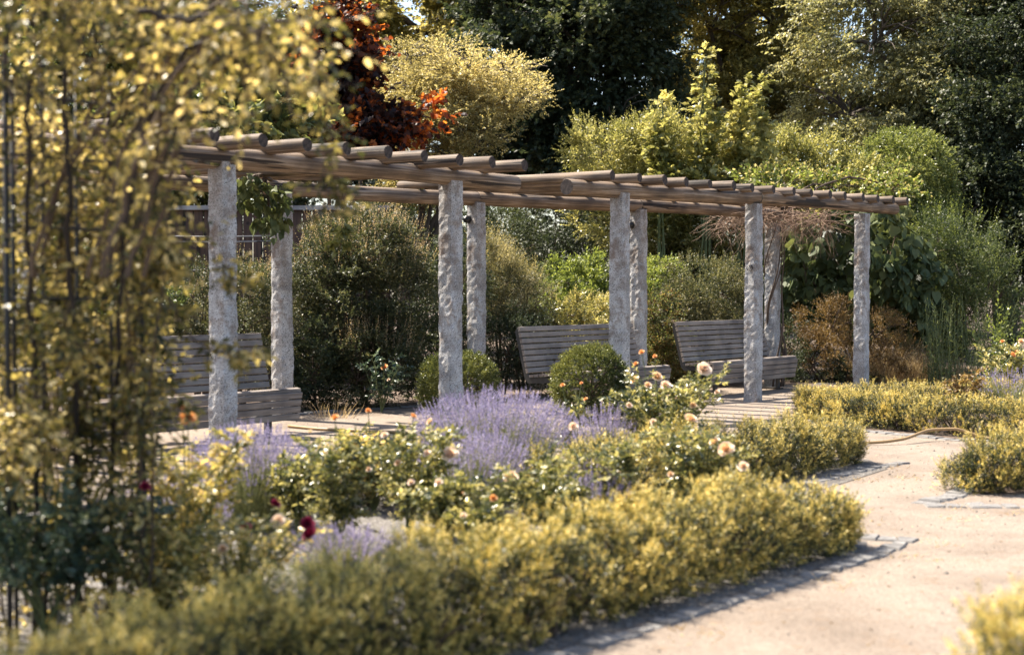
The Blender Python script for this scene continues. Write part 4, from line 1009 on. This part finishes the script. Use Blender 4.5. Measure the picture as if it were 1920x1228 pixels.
rose_bush(560, 7.9, .20, .46, 'rose bush between the left lavender and the leafy rose with bare canes', 620, n=200, k=9)
rose_bush(835, 7.25, .20, .40, 'low pale rose bush in the middle of the bed just behind the foreground hedge', 621, [(822, 905, 7.2, .024, 'blush')], n=190, k=9)
rose_bush(700, 8.8, .24, .52, 'pale rose bush behind the white-glinting rose at left centre', 622, [(690, 770, 8.8, .02, 'orange')], mat='rosey', n=190, k=9)
rose_bush(1130, 8.0, .20, .50, 'rose bush with cream buds between the lavender and the middle hedge', 623, [(1075, 800, 8.1, .03, 'blush'), (1160, 885, 8.0, .022, 'blush')], n=200, k=9)
def lavender(px, d, rad, h, n, label, seed, ry=1.0):
    r = rng_(seed); x = (px - 960) * d / FPX; base = np.array([x, d, 0.0])
    root = empty('lavender', base, label, 'lavender', 'lavender clumps')
    a = r.uniform(0, 6.28, n); q = np.sqrt(r.uniform(0, 1, n))
    out = np.stack([np.cos(a) * q, np.sin(a) * q * ry, np.zeros(n)], 1)
    b0 = base + out * rad * .45
    tip = base + out * rad * 1.05 + np.array([0, 0, 1.0]) * (h * (1 - .25 * q ** 2) * r.uniform(.68, 1.08, n))[:, None]
    d_ = tip - b0; ln = np.linalg.norm(d_, axis=1); dn = unit(d_)
    sp = .062 * r.uniform(.6, 1.4, n)
    fl = twig_leaves(r, tip - dn * sp[:, None] * .6, dn, sp, 14, .0115, .75, 55, 0, 'rhomb', 0, t0=0, rb=r.uniform(.2, .8, n), flat=.1, whorl=True, tipscale=.6)
    fl2 = twig_leaves(r, tip - dn * (sp + .035)[:, None], dn, np.full(n, .012), 4, .010, .75, 60, 0, 'rhomb', 0, t0=0, rb=r.uniform(.2, .8, n), flat=.1, whorl=True)
    leaf_mesh('flower_spikes', [fl, fl2], [M['lav']], root, base)
    m = n
    stm = dict(pos=b0, dir=dn, nrm=r.normal(size=(n, 3)), L=ln, W=np.full(n, .0035), tpl='blade', mi=0, rnd=r.uniform(.3, .9, n))
    p, o = blob_pts(r, [(x, d, h * .28, rad * .72, rad * .72 * ry, h * .34)], int(n * 1.6), shell=.5, seed=seed, zmin=.02)
    lf = twig_leaves(r, p, unit(o + np.array([0, 0, .9])), np.full(len(p), .07), 9, .032, .10, 40, 0, 'rhomb', 0, rb=r.uniform(.2, .7, len(p)), flat=.2, whorl=True)
    leaf_mesh('foliage', [stm, lf], [M['lavleaf']], root, base)
    return root
lavender(925, 9.4, .50, .66, 1800, 'largest purple lavender clump at the centre of the bed', 701)
lavender(880, 8.6, .34, .48, 650, 'lower lavender clump spilling toward the hedge in front of the largest one', 706)
lavender(465, 8.2, .34, .55, 900, 'lavender clump in front of the base of the nearest pillar', 702)
lavender(1135, 10.2, .22, .50, 420, 'small bluish lavender clump below the box ball', 703)
lavender(1110, 7.95, .20, .38, 320, 'small lavender clump behind the foreground hedge near the peach bloom', 704)
lavender(640, 6.7, .26, .24, 300, 'very low lavender beside the crimson roses', 705)
lavender(1900, 15.6, .4, .48, 200, 'pale lavender at the right frame edge among orange roses', 707)
lavender(330, 6.9, .25, .5, 350, 'lavender hidden among the yellow rose leaves near the arch', 708)

# ------------------------------------------------------------------ iron rose arch with climbing rose, left foreground
aroot = empty('rose_arch', (-1.75, 6.0, 0), 'black iron lattice arch smothered by the climbing rose at left', 'arch')
AO = (-1.75, 6.0, 0)
def bar(pts, rad=.010, name='lattice_bar'):
    mb = MB(); mb.tube(pts, rad, 8); mb.build(name, M['iron'], aroot, AO)
ad = 5.6
xs_ = [W(px, 0, ad)[0] for px in (54, 100, 145, 192, 238)]
for i, x in enumerate(xs_): bar([(x, ad + .12 * (i - 2), 0), (x, ad + .12 * (i - 2), 1.1), (x, ad + .12 * (i - 2), 2.15)], .011 if i in (0, 4) else .007)
for y in (955, 820, 690, 560, 430, 300, 192):
    a = W(54, y, ad); b = W(238, y, ad); bar([(a[0], ad - .24, a[2]), (b[0], ad + .24, b[2])], .007, 'lattice_rung')
for (x, dy) in ((xs_[0], -.24), (xs_[4], .24)):
    t = np.linspace(0, math.pi, 18); R_ = .75
    bar(np.stack([x + R_ * (1 - np.cos(t)) * .9 * (1 if dy > 0 else 1), ad + dy - R_ * (1 - np.cos(t)) * .8, 2.15 + .42 * np.sin(t)], 1)[:12], .011, 'hoop')
# second lattice side, further left
for k in range(3):
    x = W(-30 - 45 * k, 0, 5.4)[0]; bar([(x, 5.3, 0), (x, 5.3, 2.2)], .010)
bar([W(26, 1150, 5.5) * [1, 1, 0], W(26, 600, 5.5), W(26, 150, 5.5)], .009)
bar([W(284, 1120, 6.4) * [1, 1, 0], W(284, 600, 6.4), W(280, 330, 6.3)], .007)

croot = empty('climbing_rose', (-1.9, 5.9, 0), 'yellow-green climbing rose cascading over the iron arch across the left of the view', 'climbing plant')
CO = np.array([-1.9, 5.9, 0.0]); r = rng_(801)
mb = MB(); P, Dv, T = [], [], []
mbd = MB()
def cane(pts, r0, m, spread=.16, tgt=None):
    pts = np.array(pts, float); k = len(pts)
    t = np.linspace(0, k - 1, 22); Q = np.stack([np.interp(t, np.arange(k), pts[:, i]) for i in range(3)], 1)
    for _ in range(5): Q[1:-1] = (Q[:-2] + 2 * Q[1:-1] + Q[2:]) / 4
    Q[1:-1] += r.normal(0, .008, (20, 3))
    (tgt or mb).tube(Q, np.linspace(r0, r0 * (.6 if tgt else .35), 22), 6, cap=False)
    for j in range(m):
        u = r.uniform(.02, 1) * 21; s = np.array([np.interp(u, np.arange(22), Q[:, i]) for i in range(3)])
        dr = unit(np.array([r.normal(), r.normal(), r.normal(-.25, .6)])); L = r.uniform(.08, spread * 1.6)
        P.append(s); Dv.append(dr); T.append(L)
        mb.tube([s, s + dr * L * .95], [.002, .001], 3, cap=False)
# main canes up the lattice
for i in range(26):
    px = r.uniform(-60, 290); d0 = r.uniform(5.4, 6.4); b = W(px + r.normal(0, 20), 0, d0); b[2] = 0
    yt = r.uniform(-60, 300)
    cane([b, W(px + r.normal(0, 25), 900, d0), W(px + r.normal(0, 30), 640, d0), W(px + r.normal(0, 40), 380, d0 + r.normal(0, .1)), W(px + r.normal(0, 60), yt, d0 + r.normal(0, .2))], .005, 66)
# canes arching to the right over the top
for i in range(15):
    x0 = r.uniform(60, 290); d0 = r.uniform(4.6, 6.0); e = r.uniform(420, 650)
    cane([W(x0, 520, d0), W(x0 + 60, 300, d0), W((x0 + e) / 2, r.uniform(0, 120), d0 - .1), W(e - 40, r.uniform(-30, 130), d0 - .2), W(e, r.uniform(40, 240), d0 - .2)], .008, 34)
for i in range(16):
    d0 = r.uniform(4.2, 5.8); px = r.uniform(-60, 620); y0 = r.uniform(-160, 40)
    cane([W(px - 60, y0, d0), W(px, y0 + 40, d0), W(px + r.normal(30, 30), y0 + r.uniform(100, 240), d0)], .004, 30)
for i in range(15):
    px = r.uniform(-30, 285); d0 = r.uniform(5.1, 6.0); y0 = r.uniform(380, 800)
    cane([W(px, y0, d0), W(px + r.normal(0, 30), y0 + 60, d0 - .05), W(px + r.normal(0, 40), y0 + r.uniform(90, 170), d0)], .003, 40, spread=.10)
for i in range(46):      # unseen canes above the frame, added to shade the hedge's left part
    u = r.uniform(0, 1); x = -2.75 + 1.2 * u + r.normal(0, .12); y = 4.35 + 1.5 * u + r.normal(0, .12)
    cane([(x, y, r.uniform(2.45, 2.95)), (x + r.normal(.05, .15), y + r.normal(0, .15), r.uniform(2.5, 2.9)), (x + r.normal(.1, .2), y + r.normal(0, .2), r.uniform(2.45, 2.8))], .004, 34)
for i in range(16):      # more unseen canes left of the frame, added as a shading canopy
    x = r.uniform(-3.6, -1.9); y = r.uniform(4.3, 6.2)
    cane([(x, y, r.uniform(1.9, 2.9)), (x + r.normal(.1, .2), y + r.normal(0, .2), r.uniform(1.9, 2.7)), (x + r.normal(.2, .3), y + r.normal(0, .3), r.uniform(1.3, 2.3))], .004, 30)
# the dark arching stems seen against the sky side
cane([W(235, 420, 4.9), W(262, 260, 4.9), W(320, 130, 4.8), W(410, 50, 4.8), W(500, 70, 4.8), W(570, 100, 4.8)], .013, 14, tgt=mbd)
cane([W(285, 400, 5.0), W(330, 230, 4.9), W(400, 110, 4.8), W(470, 70, 4.8)], .008, 10, tgt=mbd)
cane([W(262, 25, 4.6), W(400, 46, 4.6), W(505, 66, 4.6), W(600, 110, 4.6)], .011, 14, tgt=mbd)
cane([W(140, 1000, 5.7) * [1, 1, 0], W(143, 800, 5.5), W(128, 500, 5.2), W(130, 250, 5.1), W(118, 60, 5.1)], .013, 10, tgt=mbd)
cane([W(200, 1000, 5.8) * [1, 1, 0], W(205, 800, 5.6), W(230, 500, 5.3), W(245, 300, 5.1), W(300, 120, 5.0)], .011, 10, tgt=mbd)
cane([W(60, 1000, 5.6) * [1, 1, 0], W(70, 700, 5.4), W(45, 400, 5.2), W(60, 150, 5.1)], .012, 10, tgt=mbd)
# hanging sprays
cane([W(560, 90, 5.3), W(605, 170, 5.3), W(625, 260, 5.3), W(600, 330, 5.3), W(625, 400, 5.3)], .004, 50, spread=.09)
cane([W(300, 540, 5.8), W(360, 640, 5.6), W(420, 660, 5.5), W(480, 650, 5.5)], .004, 36, spread=.08)
cane([W(400, 470, 5.7), W(440, 520, 5.6), W(460, 560, 5.6)], .003, 14, spread=.06)
cane([W(300, 700, 5.8), W(340, 760, 5.7), W(300, 800, 5.7)], .003, 24, spread=.09)
P, Dv, T = np.array(P), np.array(Dv), np.array(T)
sc = W(0, 0, 1)[0]
leaf_mesh('foliage', [twig_leaves(r, P, Dv, T, 6, .040, .58, 60, .22, 'oval', 0, t0=.1, rb=.55 + .25 * fnoise(P, 3.0, 8) + r.normal(0, .15, len(P)), flat=.4, tipscale=.85)], [M['climb']], croot, CO)
mb.build('cane', M['stem'], croot, CO)
mbd.build('old_cane', M['oldcane'], croot, CO)

# ------------------------------------------------------------------ small things on the ground (too many to count)
r = rng_(900)
n = 1500
p = np.stack([r.uniform(-1, 6, n), r.uniform(4, 20, n), np.full(n, .006)], 1)
a = r.uniform(0, 6.28, n)
leaf_mesh('fallen_leaves', [dict(pos=p, dir=np.stack([np.cos(a), np.sin(a), r.normal(0, .15, n)], 1), nrm=np.tile([0, 0, 1.0], (n, 1)) + r.normal(0, .2, (n, 3)),
          L=r.uniform(.01, .03, n), W=r.uniform(.006, .016, n), tpl='oval', mi=0, rnd=r.uniform(0, .7, n))], [M['bronze']], None, (0, 0, 0))
tag(bpy.context.scene.objects['fallen_leaves'], 'scattered dry leaves and crumbs on the gravel', 'leaf litter', kind='stuff')
mb = MB()
for i in range(3200):
    x, y = r.uniform(-2.5, 6), r.uniform(3.6, 20); s = .0035 * (1 + r.pareto(2.6)); s = min(s, .016)
    v = sph(r, 6) * s * [1, 1, .6] + [x, y, .004]
    o6 = np.array([[1, 0, 0], [-1, 0, 0], [0, 1, 0], [0, -1, 0], [0, 0, 1], [0, 0, -1]]) * s * r.uniform(.6, 1.2, (6, 1)) * [1, 1, .7] + [x, y, .006]
    mb.add(o6, [(0, 2, 4), (2, 1, 4), (1, 3, 4), (3, 0, 4), (2, 0, 5), (1, 2, 5), (3, 1, 5), (0, 3, 5)])
tag(mb.build('pebbles', M['chips']), 'loose pebbles on the sandy path', 'pebbles', kind='stuff')
n = 900
c = np.concatenate([r.uniform(0, 1, (24, 2)) * [3.6, 11] + [1.8, 6]] + [np.array([(x + .40, y - .30) for x, y in HA]), np.array([(1.75, 9.6), (2.3, 10.35), (2.8, 10.95), (2.7, 8.95), (3.1, 8.85), (3.5, 13.2), (2.2, 7.7)])])
ci = r.integers(len(c), size=n); p = np.concatenate([c[ci] + r.normal(0, .07, (n, 2)), np.full((n, 1), .005)], 1)
leaf_mesh('path_weeds', [dict(pos=p, dir=unit(r.normal(size=(n, 3)) * [1, 1, .3] + [0, 0, .5]), nrm=r.normal(size=(n, 3)), L=r.uniform(.02, .05, n), W=np.full(n, .004), tpl='blade', mi=0, rnd=r.uniform(0, 1, n))], [M['straw']], None, (0, 0, 0))
tag(bpy.context.scene.objects['path_weeds'], 'tiny dry weeds sprouting from the gravel', 'weeds', kind='stuff')
